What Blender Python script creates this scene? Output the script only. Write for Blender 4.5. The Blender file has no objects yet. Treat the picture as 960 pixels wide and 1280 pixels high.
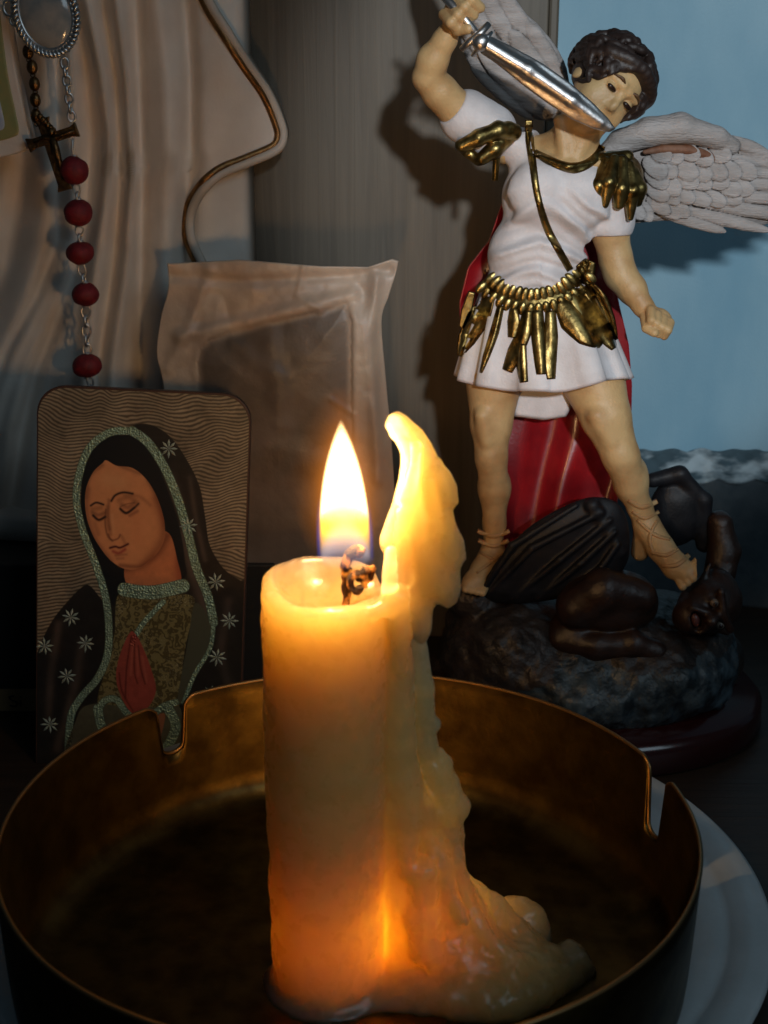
import bpy, math, random
import numpy as np
from mathutils import Vector
from mathutils.bvhtree import BVHTree

random.seed(4)
rng = np.random.default_rng(4)
S = 0.01                      # model units below are centimetres
FOC, PITCH, CAMZ = 1700.0, math.radians(18), 23.2
SC = bpy.context.scene
COL = SC.collection

# ------------------------------------------------------------------ camera, world, lights
cam_d = bpy.data.cameras.new('camera')
cam = bpy.data.objects.new('camera', cam_d); COL.objects.link(cam)
cam.location = (0, 0, CAMZ * S)
cam.rotation_euler = (math.radians(90) - PITCH, 0, 0)
cam_d.sensor_fit = 'VERTICAL'; cam_d.sensor_height = 24.0
cam_d.lens = 24.0 * FOC / 1280.0
cam_d.clip_start = 0.01; cam_d.clip_end = 50
cam_d.dof.use_dof = True; cam_d.dof.focus_distance = 0.42; cam_d.dof.aperture_fstop = 15.0
SC.camera = cam

w = bpy.data.worlds.new('World'); SC.world = w; w.use_nodes = True
w.node_tree.nodes['Background'].inputs[0].default_value = (0.42, 0.62, 0.80, 1)
w.node_tree.nodes['Background'].inputs[1].default_value = 0.026
SC.view_settings.view_transform = 'Standard'
SC.view_settings.look = 'None'
SC.view_settings.exposure = 0.0
SC.view_settings.gamma = 1.0
SC.cycles.use_denoising = True
SC.cycles.max_bounces = 8
SC.cycles.sample_clamp_indirect = 3.0
SC.cycles.volume_step_rate = 1.0
SC.cycles.volume_max_steps = 256

def lamp(name, kind, loc, energy, color, target=None, **kw):
    d = bpy.data.lights.new(name, kind); d.energy = energy; d.color = color
    for k, v in kw.items(): setattr(d, k, v)
    o = bpy.data.objects.new(name, d); COL.objects.link(o)
    o.location = Vector(loc) * S
    if target is not None:
        o.rotation_euler = (Vector(target) - Vector(loc)).to_track_quat('-Z', 'Y').to_euler()
    return o

# cool room lamp behind and above the photographer, throwing its beam on the upper right
lamp('room_lamp', 'SPOT', (14, -55, 45), 26.0, (0.90, 0.96, 1.0), (9.6, 50, 20.0),
     spot_size=math.radians(14.5), spot_blend=0.4, shadow_soft_size=0.022)
# dim window light from the front right
lamp('window_light', 'AREA', (60, -40, 75), 1.75, (0.66, 0.86, 1.0), (0, 42, 8), size=0.5)
FLAME = (1.0, 0.58, 0.25)

# ------------------------------------------------------------------ helpers
cP, sP = math.cos(PITCH), math.sin(PITCH)
def W(px, py, Y):
    """the point seen at photograph pixel (px, py) at Y centimetres in front of the camera"""
    u = (px - 480) / FOC; v = (640 - py) / FOC
    dy = cP + v * sP; dz = -sP + v * cP
    t = Y / dy
    return np.array((u * t, Y, CAMZ + dz * t))
def ray(px, py):
    u = (px - 480) / FOC; v = (640 - py) / FOC
    d = Vector((u, cP + v * sP, -sP + v * cP)); return d.normalized()

def tag(o, label=None, cat=None, group=None, kind=None):
    if label: o['label'] = label
    if cat: o['category'] = cat
    if group: o['group'] = group
    if kind: o['kind'] = kind
    return o
def thing(name, loc, label, cat, group=None):
    o = bpy.data.objects.new(name, None); COL.objects.link(o)
    o.location = Vector(loc) * S; o.empty_display_size = 0.01
    return tag(o, label, cat, group)
def mesh_obj(name, V, F, mat, parent=None, smooth=True):
    V = np.asarray(V, dtype=np.float64) * S
    off = np.zeros(3)
    if parent is not None:
        p = parent
        while p is not None:
            off = off + np.array(p.location); p = p.parent
        V = V - off
    me = bpy.data.meshes.new(name)
    if isinstance(F, np.ndarray):
        n, k = F.shape
        me.vertices.add(len(V)); me.vertices.foreach_set('co', V.astype(np.float32).ravel())
        me.loops.add(n * k); me.loops.foreach_set('vertex_index', F.astype(np.int32).ravel())
        me.polygons.add(n); me.polygons.foreach_set('loop_start', (np.arange(n) * k).astype(np.int32))
        me.update(calc_edges=True)
    else:
        me.from_pydata([tuple(v) for v in V], [], F); me.update()
    if smooth and len(me.polygons):
        me.polygons.foreach_set('use_smooth', [True] * len(me.polygons))
    me.materials.append(mat)
    o = bpy.data.objects.new(name, me); COL.objects.link(o)
    if parent is not None: o.parent = parent
    return o

# --- materials
def mat_new(name):
    m = bpy.data.materials.new(name); m.use_nodes = True
    nt = m.node_tree; return m, nt, nt.nodes['Principled BSDF']
def N(nt, typ, **kw):
    n = nt.nodes.new(typ)
    for k, v in kw.items(): setattr(n, k, v)
    return n
def pbr(name, c, rough=0.5, metal=0.0, c2=None, nscale=3.0, bump=0.0, bscale=8.0, spec=0.5, coat=0.0,
        wash=None, washpos=(0.44, 0.50), stretch=(1, 1, 1), sss=0.0, sssr=(1, .4, .2), ssscale=0.3, detail=6, cpos=(0.35, 0.65), rvar=0.0):
    """scales are per centimetre; wash is the antique paint left in the creases"""
    m, nt, b = mat_new(name); L = nt.links
    tc = N(nt, 'ShaderNodeTexCoord'); mp = N(nt, 'ShaderNodeMapping')
    mp.inputs['Scale'].default_value = [100 * s for s in stretch]
    L.new(tc.outputs['Object'], mp.inputs[0])
    b.inputs['Roughness'].default_value = rough; b.inputs['Metallic'].default_value = metal
    b.inputs['Specular IOR Level'].default_value = spec
    b.inputs['Coat Weight'].default_value = coat; b.inputs['Coat Roughness'].default_value = 0.15
    col = None
    if c2 is not None:
        nz = N(nt, 'ShaderNodeTexNoise'); nz.inputs['Scale'].default_value = nscale; nz.inputs['Detail'].default_value = detail
        L.new(mp.outputs[0], nz.inputs['Vector'])
        cr = N(nt, 'ShaderNodeValToRGB'); cr.color_ramp.elements[0].position = cpos[0]; cr.color_ramp.elements[1].position = cpos[1]
        cr.color_ramp.elements[0].color = (*c, 1); cr.color_ramp.elements[1].color = (*c2, 1)
        L.new(nz.outputs['Fac'], cr.inputs[0]); col = cr.outputs[0]
        if rvar:
            mr = N(nt, 'ShaderNodeMapRange'); mr.inputs[3].default_value = max(0.05, rough - rvar); mr.inputs[4].default_value = rough + rvar
            L.new(nz.outputs['Fac'], mr.inputs[0]); L.new(mr.outputs[0], b.inputs['Roughness'])
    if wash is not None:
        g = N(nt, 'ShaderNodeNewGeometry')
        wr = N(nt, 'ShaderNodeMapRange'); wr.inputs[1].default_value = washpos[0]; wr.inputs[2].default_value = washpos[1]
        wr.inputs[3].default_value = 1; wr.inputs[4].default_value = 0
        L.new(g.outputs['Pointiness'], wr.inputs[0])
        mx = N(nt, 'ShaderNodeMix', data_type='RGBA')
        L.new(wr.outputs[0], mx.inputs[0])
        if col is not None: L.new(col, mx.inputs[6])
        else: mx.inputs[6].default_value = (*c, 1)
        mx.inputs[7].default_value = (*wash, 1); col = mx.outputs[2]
    if col is not None: L.new(col, b.inputs['Base Color'])
    else: b.inputs['Base Color'].default_value = (*c, 1)
    if sss:
        b.inputs['Subsurface Weight'].default_value = sss; b.inputs['Subsurface Radius'].default_value = sssr
        b.inputs['Subsurface Scale'].default_value = ssscale * S
    if bump:
        n2 = N(nt, 'ShaderNodeTexNoise'); n2.inputs['Scale'].default_value = bscale; n2.inputs['Detail'].default_value = 5
        L.new(mp.outputs[0], n2.inputs['Vector'])
        bp = N(nt, 'ShaderNodeBump'); bp.inputs['Strength'].default_value = 1.0; bp.inputs['Distance'].default_value = bump * S
        L.new(n2.outputs['Fac'], bp.inputs['Height']); L.new(bp.outputs[0], b.inputs['Normal'])
    return m

# --- numpy value noise
_tab = rng.random((32, 32, 32)).astype(np.float32)
def vnoise(P, sc=1.0, seed=0):
    Q = P * sc + seed * 7.31
    i = np.floor(Q).astype(np.int64); f = (Q - i).astype(np.float32); f = f * f * (3 - 2 * f)
    i &= 31; j = (i + 1) & 31
    x0, y0, z0 = i[..., 0], i[..., 1], i[..., 2]; x1, y1, z1 = j[..., 0], j[..., 1], j[..., 2]
    fx, fy, fz = f[..., 0], f[..., 1], f[..., 2]
    a = _tab[x0, y0, z0] * (1 - fx) + _tab[x1, y0, z0] * fx
    b = _tab[x0, y1, z0] * (1 - fx) + _tab[x1, y1, z0] * fx
    c = _tab[x0, y0, z1] * (1 - fx) + _tab[x1, y0, z1] * fx
    d = _tab[x0, y1, z1] * (1 - fx) + _tab[x1, y1, z1] * fx
    return (a * (1 - fy) + b * fy) * (1 - fz) + (c * (1 - fy) + d * fy) * fz * 1.0 - 0.5
def fbm(P, sc, oct=3):
    return sum(vnoise(P, sc * 2 ** k, k) / 2 ** k for k in range(oct))

# --- voxel sculpting
class Vox:
    def __init__(s, lo, hi, h):
        s.lo = np.array(lo, float); s.h = h
        s.n = np.ceil((np.array(hi) - s.lo) / h).astype(int) + 1
        s.f = np.full(s.n, 5.0, np.float32)
    def sub(s, lo, hi):
        a = np.clip(np.floor((np.array(lo) - s.lo) / s.h).astype(int), 0, s.n)
        b = np.clip(np.ceil((np.array(hi) - s.lo) / s.h).astype(int) + 1, 0, s.n)
        sl = tuple(slice(x, y) for x, y in zip(a, b))
        ax = [s.lo[i] + np.arange(a[i], b[i]) * s.h for i in range(3)]
        P = np.stack(np.meshgrid(*ax, indexing='ij'), -1).astype(np.float32) if all(b > a) else None
        return sl, P
    def op(s, fn, lo, hi, k=0.1, mode='add'):
        pad = k + 3 * s.h
        sl, P = s.sub(np.array(lo) - pad, np.array(hi) + pad)
        if P is None: return s
        d = fn(P).astype(np.float32); a = s.f[sl]
        if mode == 'add':
            hh = np.maximum(k - np.abs(a - d), 0) / max(k, 1e-6); s.f[sl] = np.minimum(a, d) - hh * hh * k * .25
        elif mode == 'cut':
            d = -d; hh = np.maximum(k - np.abs(a - d), 0) / max(k, 1e-6); s.f[sl] = np.maximum(a, d) + hh * hh * k * .25
        return s
    def cone(s, a, b, ra, rb, k=0.1, mode='add'):
        a = np.array(a, float); b = np.array(b, float)
        def fn(P):
            ab = b - a; t = np.clip(((P - a) @ ab) / max(ab @ ab, 1e-9), 0, 1)
            q = P - (a + t[..., None] * ab)
            return np.sqrt((q * q).sum(-1)) - (ra + (rb - ra) * t)
        m = max(ra, rb)
        return s.op(fn, np.minimum(a, b) - m, np.maximum(a, b) + m, k, mode)
    def chain(s, pts, k=0.1):
        for (a, ra), (b, rb) in zip(pts[:-1], pts[1:]): s.cone(a, b, ra, rb, k)
        return s
    def ell(s, c, r, k=0.1, R=None, mode='add'):
        c = np.array(c, float); r = np.array(r, float)
        def fn(P):
            q = P - c
            if R is not None: q = q @ R
            k0 = np.sqrt(((q / r) ** 2).sum(-1)); k1 = np.sqrt(((q / r ** 2) ** 2).sum(-1))
            return k0 * (k0 - 1) / np.maximum(k1, 1e-6)
        m = r.max() if R is not None else r
        return s.op(fn, c - m, c + m, k, mode)
    def poly(s, pts, y0, half, rnd=0.1, k=0.1, mode='add', shear=0.0, yfun=None):
        """a slab with the outline pts (x, z), half thickness half about y0, rounded and thinning to the edge"""
        pts = np.array(pts, float)
        def fn(P):
            d2 = poly_sd(P[:, 0, :, 0], P[:, 0, :, 2], pts)[:, None, :]
            yc = y0 if yfun is None else yfun(P)
            hh = half * np.sqrt(np.clip(-d2 / rnd, 0.02, 1))
            dy = np.abs(P[..., 1] - yc) - hh
            return np.maximum(d2 + 0 * dy, dy) * 1.0
        lo = (pts[:, 0].min(), y0 - half - abs(shear), pts[:, 1].min()); hi = (pts[:, 0].max(), y0 + half + abs(shear), pts[:, 1].max())
        return s.op(fn, lo, hi, k, mode)
    def noise(s, amp, sc, oct=3):
        for i in range(0, s.n[0], 24):
            sl = (slice(i, min(i + 24, s.n[0])),)
            blk = s.f[sl]
            m = np.abs(blk) < amp * 2 + 2 * s.h
            if not m.any(): continue
            idx = np.argwhere(m); P = (s.lo + (idx + [i, 0, 0]) * s.h).astype(np.float32)
            blk[m] += amp * fbm(P, sc, oct)
        return s
    def mesh(s, smooth=0):
        f = s.f; n = np.array(f.shape)
        ins = f < 0
        cs = np.zeros(n - 1, np.int8)
        for dx in (0, 1):
            for dy in (0, 1):
                for dz in (0, 1):
                    cs += ins[dx:n[0] - 1 + dx, dy:n[1] - 1 + dy, dz:n[2] - 1 + dz]
        act = (cs > 0) & (cs < 8)
        idx = np.argwhere(act)
        vid = np.full(act.shape, -1, np.int64); vid[act] = np.arange(len(idx))
        acc = np.zeros((len(idx), 3)); cnt = np.zeros(len(idx))
        for ax in range(3):
            o1, o2 = [a for a in range(3) if a != ax]
            for p in (0, 1):
                for q in (0, 1):
                    c0 = idx.copy(); c0[:, o1] += p; c0[:, o2] += q
                    c1 = c0.copy(); c1[:, ax] += 1
                    a = f[tuple(c0.T)]; b = f[tuple(c1.T)]
                    m = (a < 0) != (b < 0)
                    t = np.where(m, a / np.where(m, a - b, 1), 0)
                    pt = c0.astype(float); pt[:, ax] += t
                    acc[m] += pt[m]; cnt[m] += 1
        V = s.lo + acc / cnt[:, None] * s.h
        Fs = []
        for ax in range(3):
            o1, o2 = (ax + 1) % 3, (ax + 2) % 3
            sa = [slice(None)] * 3; sb = [slice(None)] * 3
            sa[ax] = slice(0, n[ax] - 1); sb[ax] = slice(1, n[ax])
            A = ins[tuple(sa)]; B = ins[tuple(sb)]
            e = np.argwhere(A != B)
            e = e[(e[:, o1] > 0) & (e[:, o2] > 0) & (e[:, o1] < n[o1] - 1) & (e[:, o2] < n[o2] - 1)]
            q = []
            for d1, d2 in ((-1, -1), (0, -1), (0, 0), (-1, 0)):
                c = e.copy(); c[:, o1] += d1; c[:, o2] += d2
                q.append(vid[tuple(c.T)])
            q = np.stack(q, 1)
            flip = ~A[tuple(e.T)]
            q[flip] = q[flip][:, ::-1]
            Fs.append(q)
        F = np.concatenate(Fs)
        F = F[(F >= 0).all(1)]
        for _ in range(smooth):
            E = np.concatenate([F[:, [0, 1]], F[:, [1, 2]], F[:, [2, 3]], F[:, [3, 0]]])
            sm = np.zeros_like(V); ct = np.zeros(len(V))
            for c in range(3):
                sm[:, c] = np.bincount(E[:, 0], V[E[:, 1], c], len(V)) + np.bincount(E[:, 1], V[E[:, 0], c], len(V))
            ct = np.bincount(E[:, 0], minlength=len(V)) + np.bincount(E[:, 1], minlength=len(V))
            V = V * .4 + .6 * sm / np.maximum(ct, 1)[:, None]
        return V, F
def poly_sd(x, z, pts):
    d = np.full(x.shape, 1e9, np.float32); sgn = np.ones(x.shape, np.float32)
    n = len(pts)
    for i in range(n):
        a = pts[i]; b = pts[i - 1]
        ex, ez = b[0] - a[0], b[1] - a[1]
        wx, wz = x - a[0], z - a[1]
        t = np.clip((wx * ex + wz * ez) / max(ex * ex + ez * ez, 1e-9), 0, 1)
        qx, qz = wx - ex * t, wz - ez * t
        d = np.minimum(d, qx * qx + qz * qz)
        c1 = z >= a[1]; c2 = z < b[1]; c3 = ex * wz > ez * wx
        m = (c1 & c2 & c3) | (~c1 & ~c2 & ~c3)
        sgn = np.where(m, -sgn, sgn)
    return sgn * np.sqrt(d)
def spline(pts, n=8, closed=False):
    P = np.array(pts, float); m = len(P); out = []
    rg = range(m) if closed else range(m - 1)
    for i in rg:
        if closed: p0, p1, p2, p3 = P[i - 1], P[i], P[(i + 1) % m], P[(i + 2) % m]
        else: p0, p1, p2, p3 = P[max(i - 1, 0)], P[i], P[i + 1], P[min(i + 2, m - 1)]
        for t in np.arange(n) / n:
            out.append(.5 * ((2 * p1) + (-p0 + p2) * t + (2 * p0 - 5 * p1 + 4 * p2 - p3) * t * t + (-p0 + 3 * p1 - 3 * p2 + p3) * t ** 3))
    if not closed: out.append(P[-1])
    return np.array(out)

# --- direct meshes
def tube(pts, r, seg=10, cap=True, flat=1.0, up=None):
    """swept round (or flattened) tube"""
    P = np.array(pts, float); n = len(P); rr = np.full(n, r) if np.isscalar(r) else np.array(r)
    T = np.gradient(P, axis=0); T /= np.maximum(np.linalg.norm(T, axis=1), 1e-9)[:, None]
    V = []; ref = np.array(up if up is not None else (0.0, 1.0, 0.02))
    for i in range(n):
        a = np.cross(T[i], ref); la = np.linalg.norm(a)
        a = a / la if la > 1e-6 else np.array((1., 0, 0)); b = np.cross(a, T[i])
        for k in range(seg):
            th = 2 * math.pi * k / seg
            V.append(P[i] + rr[i] * (math.cos(th) * a + flat * math.sin(th) * b))
    F = []
    for i in range(n - 1):
        for k in range(seg):
            k2 = (k + 1) % seg; F.append((i * seg + k, i * seg + k2, (i + 1) * seg + k2, (i + 1) * seg + k))
    if cap: F.append(tuple(range(seg))[::-1]); F.append(tuple((n - 1) * seg + k for k in range(seg)))
    return V, F
def ring(c, R1, r, ax1, ax2, seg=20, s2=6, ell=1.0):
    c = np.array(c, float); ax1 = np.array(ax1, float); ax2 = np.array(ax2, float); nn = np.cross(ax1, ax2); V = []; F = []
    for i in range(seg):
        a = 2 * math.pi * i / seg; d = math.cos(a) * ax1 + math.sin(a) * ax2 * ell
        d0 = d / np.linalg.norm(d)
        for k in range(s2):
            b = 2 * math.pi * k / s2
            V.append(c + R1 * d + r * (math.cos(b) * d0 + math.sin(b) * nn))
    for i in range(seg):
        for k in range(s2):
            i2, k2 = (i + 1) % seg, (k + 1) % s2
            F.append((i * s2 + k, i2 * s2 + k, i2 * s2 + k2, i * s2 + k2))
    return V, F
def sphere(c, r, nu=20, nv=12, R=None):
    c = np.array(c, float); r = np.array(r if not np.isscalar(r) else (r, r, r), float); V = [(0, 0, 1.)]; F = []
    for j in range(1, nv):
        for i in range(nu):
            a, b = 2 * math.pi * i / nu, math.pi * j / nv
            V.append((math.sin(b) * math.cos(a), math.sin(b) * math.sin(a), math.cos(b)))
    V.append((0, 0, -1.)); V = np.array(V) * r
    if R is not None: V = V @ R.T
    V = V + c
    for i in range(nu):
        i2 = (i + 1) % nu; F.append((0, 1 + i, 1 + i2))
        for j in range(nv - 2): F.append((1 + j * nu + i, 1 + (j + 1) * nu + i, 1 + (j + 1) * nu + i2, 1 + j * nu + i2))
        F.append((1 + (nv - 2) * nu + i2, 1 + (nv - 2) * nu + i, len(V) - 1))
    return V, F
def merge(parts):
    V = []; F = []
    for v, f in parts:
        o = len(V); V.extend([tuple(x) for x in v]); F.extend([tuple(int(i) + o for i in q) for q in f])
    return V, F
def box(lo, hi):
    x0, y0, z0 = lo; x1, y1, z1 = hi
    V = [(x0, y0, z0), (x1, y0, z0), (x1, y1, z0), (x0, y1, z0), (x0, y0, z1), (x1, y0, z1), (x1, y1, z1), (x0, y1, z1)]
    F = [(0, 3, 2, 1), (4, 5, 6, 7), (0, 1, 5, 4), (1, 2, 6, 5), (2, 3, 7, 6), (3, 0, 4, 7)]
    return V, F
def bevel(o, wd, seg=2):
    m = o.modifiers.new('bevel', 'BEVEL'); m.width = wd * S; m.segments = seg; m.limit_method = 'ANGLE'
    return o
def gridF(nu, nv):
    i, j = np.meshgrid(np.arange(nu - 1), np.arange(nv - 1), indexing='ij'); a = (i * nv + j).ravel()
    return np.stack([a, a + nv, a + nv + 1, a + 1], 1)
def sheet(Pg, thick):
    """closed sheet from a grid of points nu x nv x 3; thick pushes the back along +y"""
    nu, nv = Pg.shape[:2]; A = Pg.reshape(-1, 3); B = A + np.array((0, thick, 0)) if np.isscalar(thick) else thick.reshape(-1, 3)
    F = gridF(nu, nv); n = nu * nv
    Fb = F[:, ::-1] + n; Fs = []
    for i in range(nu - 1):
        a, b = i * nv, (i + 1) * nv; Fs.append((a, a + n, b + n, b)); a, b = a + nv - 1, b + nv - 1; Fs.append((b, b + n, a + n, a))
    for j in range(nv - 1):
        a, b = j, j + 1; Fs.append((b, b + n, a + n, a)); a, b = a + (nu - 1) * nv, b + (nu - 1) * nv; Fs.append((a, a + n, b + n, b))
    return np.concatenate([A, B]), np.concatenate([F, Fb, np.array(Fs)])

# ------------------------------------------------------------------ materials
def paint_wall():
    m = pbr('blue_wall_paint', (0.17, 0.33, 0.43), 0.65, c2=(0.29, 0.45, 0.53), nscale=0.13, bump=0.014, bscale=14, detail=9, stretch=(1.3, 1, .6), cpos=(.38, .68))
    return m
M = {}
M['wall'] = paint_wall()
M['lace'] = pbr('lace_cloth', (0.045, 0.08, 0.10), 0.9, c2=(0.34, 0.42, 0.46), nscale=0.85, stretch=(.7, 1, 1.5), bump=0.03, bscale=7, cpos=(.44, .60), detail=3)  # pale lacy light pattern put into the colour
M['darkcloth'] = pbr('slate_cloth', (0.030, 0.045, 0.055), 0.95, c2=(0.045, 0.06, 0.07), nscale=2, bump=0.02, bscale=20)  # shade on the lower wall painted as dark slate
def wood(name, c1, c2, rough=0.55, axis='z', sc=1.0):
    m, nt, b = mat_new(name); L = nt.links
    tc = N(nt, 'ShaderNodeTexCoord'); mp = N(nt, 'ShaderNodeMapping')
    st = {'z': (300, 300, 10), 'x': (10, 300, 300)}[axis]
    mp.inputs['Scale'].default_value = [s * sc for s in st]
    L.new(tc.outputs['Object'], mp.inputs[0])
    nz = N(nt, 'ShaderNodeTexNoise'); nz.inputs['Scale'].default_value = 0.9; nz.inputs['Detail'].default_value = 9; nz.inputs['Roughness'].default_value = .62
    nz.inputs['Distortion'].default_value = 0.6
    L.new(mp.outputs[0], nz.inputs['Vector'])
    cr = N(nt, 'ShaderNodeValToRGB'); cr.color_ramp.elements[0].position = .3; cr.color_ramp.elements[1].position = .7
    cr.color_ramp.elements[0].color = (*c1, 1); cr.color_ramp.elements[1].color = (*c2, 1)
    L.new(nz.outputs['Fac'], cr.inputs[0]); L.new(cr.outputs[0], b.inputs['Base Color'])
    bp = N(nt, 'ShaderNodeBump'); bp.inputs['Distance'].default_value = 0.0003; bp.inputs['Strength'].default_value = .8
    L.new(nz.outputs['Fac'], bp.inputs['Height']); L.new(bp.outputs[0], b.inputs['Normal'])
    b.inputs['Roughness'].default_value = rough
    return m
M['wood'] = wood('grey_brown_wood', (0.072, 0.056, 0.037), (0.115, 0.091, 0.062))
M['table'] = wood('dark_table_wood', (0.012, 0.007, 0.004), (0.028, 0.016, 0.009), 0.5, 'x')
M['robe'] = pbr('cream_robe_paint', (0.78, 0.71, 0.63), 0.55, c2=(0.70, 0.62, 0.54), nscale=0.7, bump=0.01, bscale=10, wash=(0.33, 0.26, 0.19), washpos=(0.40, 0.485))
M['robetrim'] = pbr('robe_gold_line', (0.30, 0.15, 0.05), 0.35, 0.8, c2=(0.16, 0.08, 0.03), nscale=3, bump=0.02, bscale=12)
M['green'] = pbr('olive_gold_band', (0.22, 0.25, 0.10), 0.5, c2=(0.30, 0.26, 0.10), nscale=2)
M['paleblue'] = pbr('pale_blue_paint', (0.40, 0.45, 0.55), 0.5)
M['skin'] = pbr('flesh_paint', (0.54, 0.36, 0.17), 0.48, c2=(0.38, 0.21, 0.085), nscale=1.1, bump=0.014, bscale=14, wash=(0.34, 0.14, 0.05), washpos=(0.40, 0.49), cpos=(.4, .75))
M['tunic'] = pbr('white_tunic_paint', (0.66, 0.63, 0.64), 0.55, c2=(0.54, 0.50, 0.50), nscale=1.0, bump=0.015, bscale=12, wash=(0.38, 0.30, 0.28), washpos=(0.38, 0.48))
M['gold'] = pbr('antique_gold', (0.34, 0.25, 0.09), 0.32, 0.95, c2=(0.085, 0.055, 0.016), nscale=2.4, bump=0.014, bscale=7, wash=(0.07, 0.035, 0.01), washpos=(0.40, 0.5))
M['silver'] = pbr('worn_silver', (0.66, 0.64, 0.63), 0.38, 1.0, c2=(0.50, 0.46, 0.44), nscale=4, bump=0.008, bscale=9, rvar=.1)
M['chain'] = pbr('tarnished_silver_wire', (0.62, 0.61, 0.60), 0.36, 1.0)
M['bronze'] = pbr('dark_bronze', (0.20, 0.11, 0.045), 0.38, 1.0, c2=(0.08, 0.045, 0.02), nscale=6, bump=0.03, bscale=10)
M['hair'] = pbr('dark_brown_hair_paint', (0.022, 0.012, 0.009), 0.5, wash=(0.015, 0.008, 0.006), washpos=(0.40, 0.50), bump=0.01, bscale=20)
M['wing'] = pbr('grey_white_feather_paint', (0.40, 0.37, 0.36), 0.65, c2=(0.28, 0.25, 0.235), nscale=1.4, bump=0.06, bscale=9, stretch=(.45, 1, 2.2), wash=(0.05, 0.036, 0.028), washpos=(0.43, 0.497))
M['wingrust'] = pbr('rust_wash', (0.13, 0.045, 0.018), 0.7, c2=(0.20, 0.10, 0.06), nscale=2, bump=0.015, bscale=12)
M['red'] = pbr('red_cape_paint', (0.31, 0.008, 0.012), 0.36, c2=(0.19, 0.005, 0.009), nscale=0.8, bump=0.006, bscale=10, coat=0.3)
M['black'] = pbr('black_gloss_paint', (0.007, 0.007, 0.009), 0.5, spec=.3, c2=(0.013, 0.013, 0.016), nscale=2, bump=0.01, bscale=10)
M['demon'] = pbr('dark_brown_body_paint', (0.030, 0.012, 0.006), 0.45, c2=(0.018, 0.008, 0.005), nscale=1.4, bump=0.015, bscale=9, wash=(0.012, 0.006, 0.004), washpos=(.40, .5))
M['mouth'] = pbr('dull_pink_mouth', (0.10, 0.035, 0.03), 0.4)
M['eyew'] = pbr('eye_white', (0.16, 0.13, 0.10), 0.3)
M['eyed'] = pbr('eye_dark', (0.02, 0.008, 0.006), 0.25)
M['brow'] = pbr('painted_brow', (0.10, 0.05, 0.02), 0.5)
M['lip'] = pbr('painted_lips', (0.36, 0.10, 0.07), 0.4)
def rockmat():
    m = pbr('rock_paint', (0.012, 0.009, 0.0075), 0.5, c2=(0.032, 0.021, 0.016), nscale=1.2, bump=0.10, bscale=3.0, wash=(0.008, 0.006, 0.005), washpos=(.40, .5), detail=9)
    return m
M['rock'] = rockmat()
M['bluerock'] = pbr('blue_grey_rock_paint', (0.012, 0.018, 0.022), 0.42, c2=(0.06, 0.085, 0.10), nscale=1.7, bump=0.10, bscale=3, cpos=(.42, .66), wash=(.01, .012, .016), washpos=(.4, .5), detail=9)
M['plinth'] = pbr('dark_red_lacquer', (0.022, 0.003, 0.003), 0.22, coat=.4)
M['bead'] = pbr('matte_red_bead', (0.19, 0.006, 0.012), 0.65, c2=(0.12, 0.004, 0.008), nscale=5, bump=0.02, bscale=24, sss=.0)
M['paper'] = pbr('frosted_paper', (0.60, 0.47, 0.36), 0.55, c2=(0.48, 0.37, 0.28), nscale=1.0, bump=0.03, bscale=10, coat=.15)
M['film'] = pbr('brown_contents_film', (0.105, 0.078, 0.06), 0.55, c2=(0.15, 0.115, 0.09), nscale=0.6, bump=0.01, bscale=4, coat=.12)
M['plate'] = pbr('grey_white_ceramic', (0.50, 0.53, 0.54), 0.38, c2=(0.42, 0.45, 0.46), nscale=0.5, bump=0.006, bscale=6)
M['cardedge'] = pbr('card_side', (0.06, 0.025, 0.015), 0.5)
M['box'] = pbr('dark_box_card', (0.010, 0.009, 0.008), 0.7)
M['strip'] = pbr('tan_label', (0.20, 0.13, 0.06), 0.6)
M['ink'] = pbr('black_ink', (0.012, 0.010, 0.01), 0.6)
M['glitter'] = pbr('silver_glitter', (0.62, 0.72, 0.62), 0.35, 0.5, c2=(0.34, 0.44, 0.36), nscale=14, bump=0.05, bscale=30)

def brassmat():
    m = pbr('dull_brass', (0.105, 0.075, 0.024), 0.40, 1.0, c2=(0.045, 0.031, 0.011), nscale=1.1, bump=0.006, bscale=6, detail=8, rvar=.06)
    return m
M['brass'] = brassmat()
M['brassrim'] = pbr('worn_brass_rim', (0.27, 0.165, 0.07), 0.42, 1.0)
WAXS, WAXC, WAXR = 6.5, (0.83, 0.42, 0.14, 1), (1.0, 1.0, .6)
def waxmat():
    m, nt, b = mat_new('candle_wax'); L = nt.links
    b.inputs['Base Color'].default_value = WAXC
    b.inputs['Subsurface Weight'].default_value = 1.0
    b.inputs['Subsurface Radius'].default_value = WAXR
    b.inputs['Subsurface Scale'].default_value = WAXS * S
    b.inputs['IOR'].default_value = 1.43
    tc = N(nt, 'ShaderNodeTexCoord')
    nz = N(nt, 'ShaderNodeTexNoise'); nz.inputs['Scale'].default_value = 260; nz.inputs['Detail'].default_value = 6
    L.new(tc.outputs['Object'], nz.inputs['Vector'])
    bp = N(nt, 'ShaderNodeBump'); bp.inputs['Distance'].default_value = 0.00022; bp.inputs['Strength'].default_value = 1
    L.new(nz.outputs['Fac'], bp.inputs['Height']); L.new(bp.outputs[0], b.inputs['Normal'])
    mr = N(nt, 'ShaderNodeMapRange'); mr.inputs[3].default_value = .16; mr.inputs[4].default_value = .42
    L.new(nz.outputs['Fac'], mr.inputs[0]); L.new(mr.outputs[0], b.inputs['Roughness'])
    return m
M['wax'] = waxmat()
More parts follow.
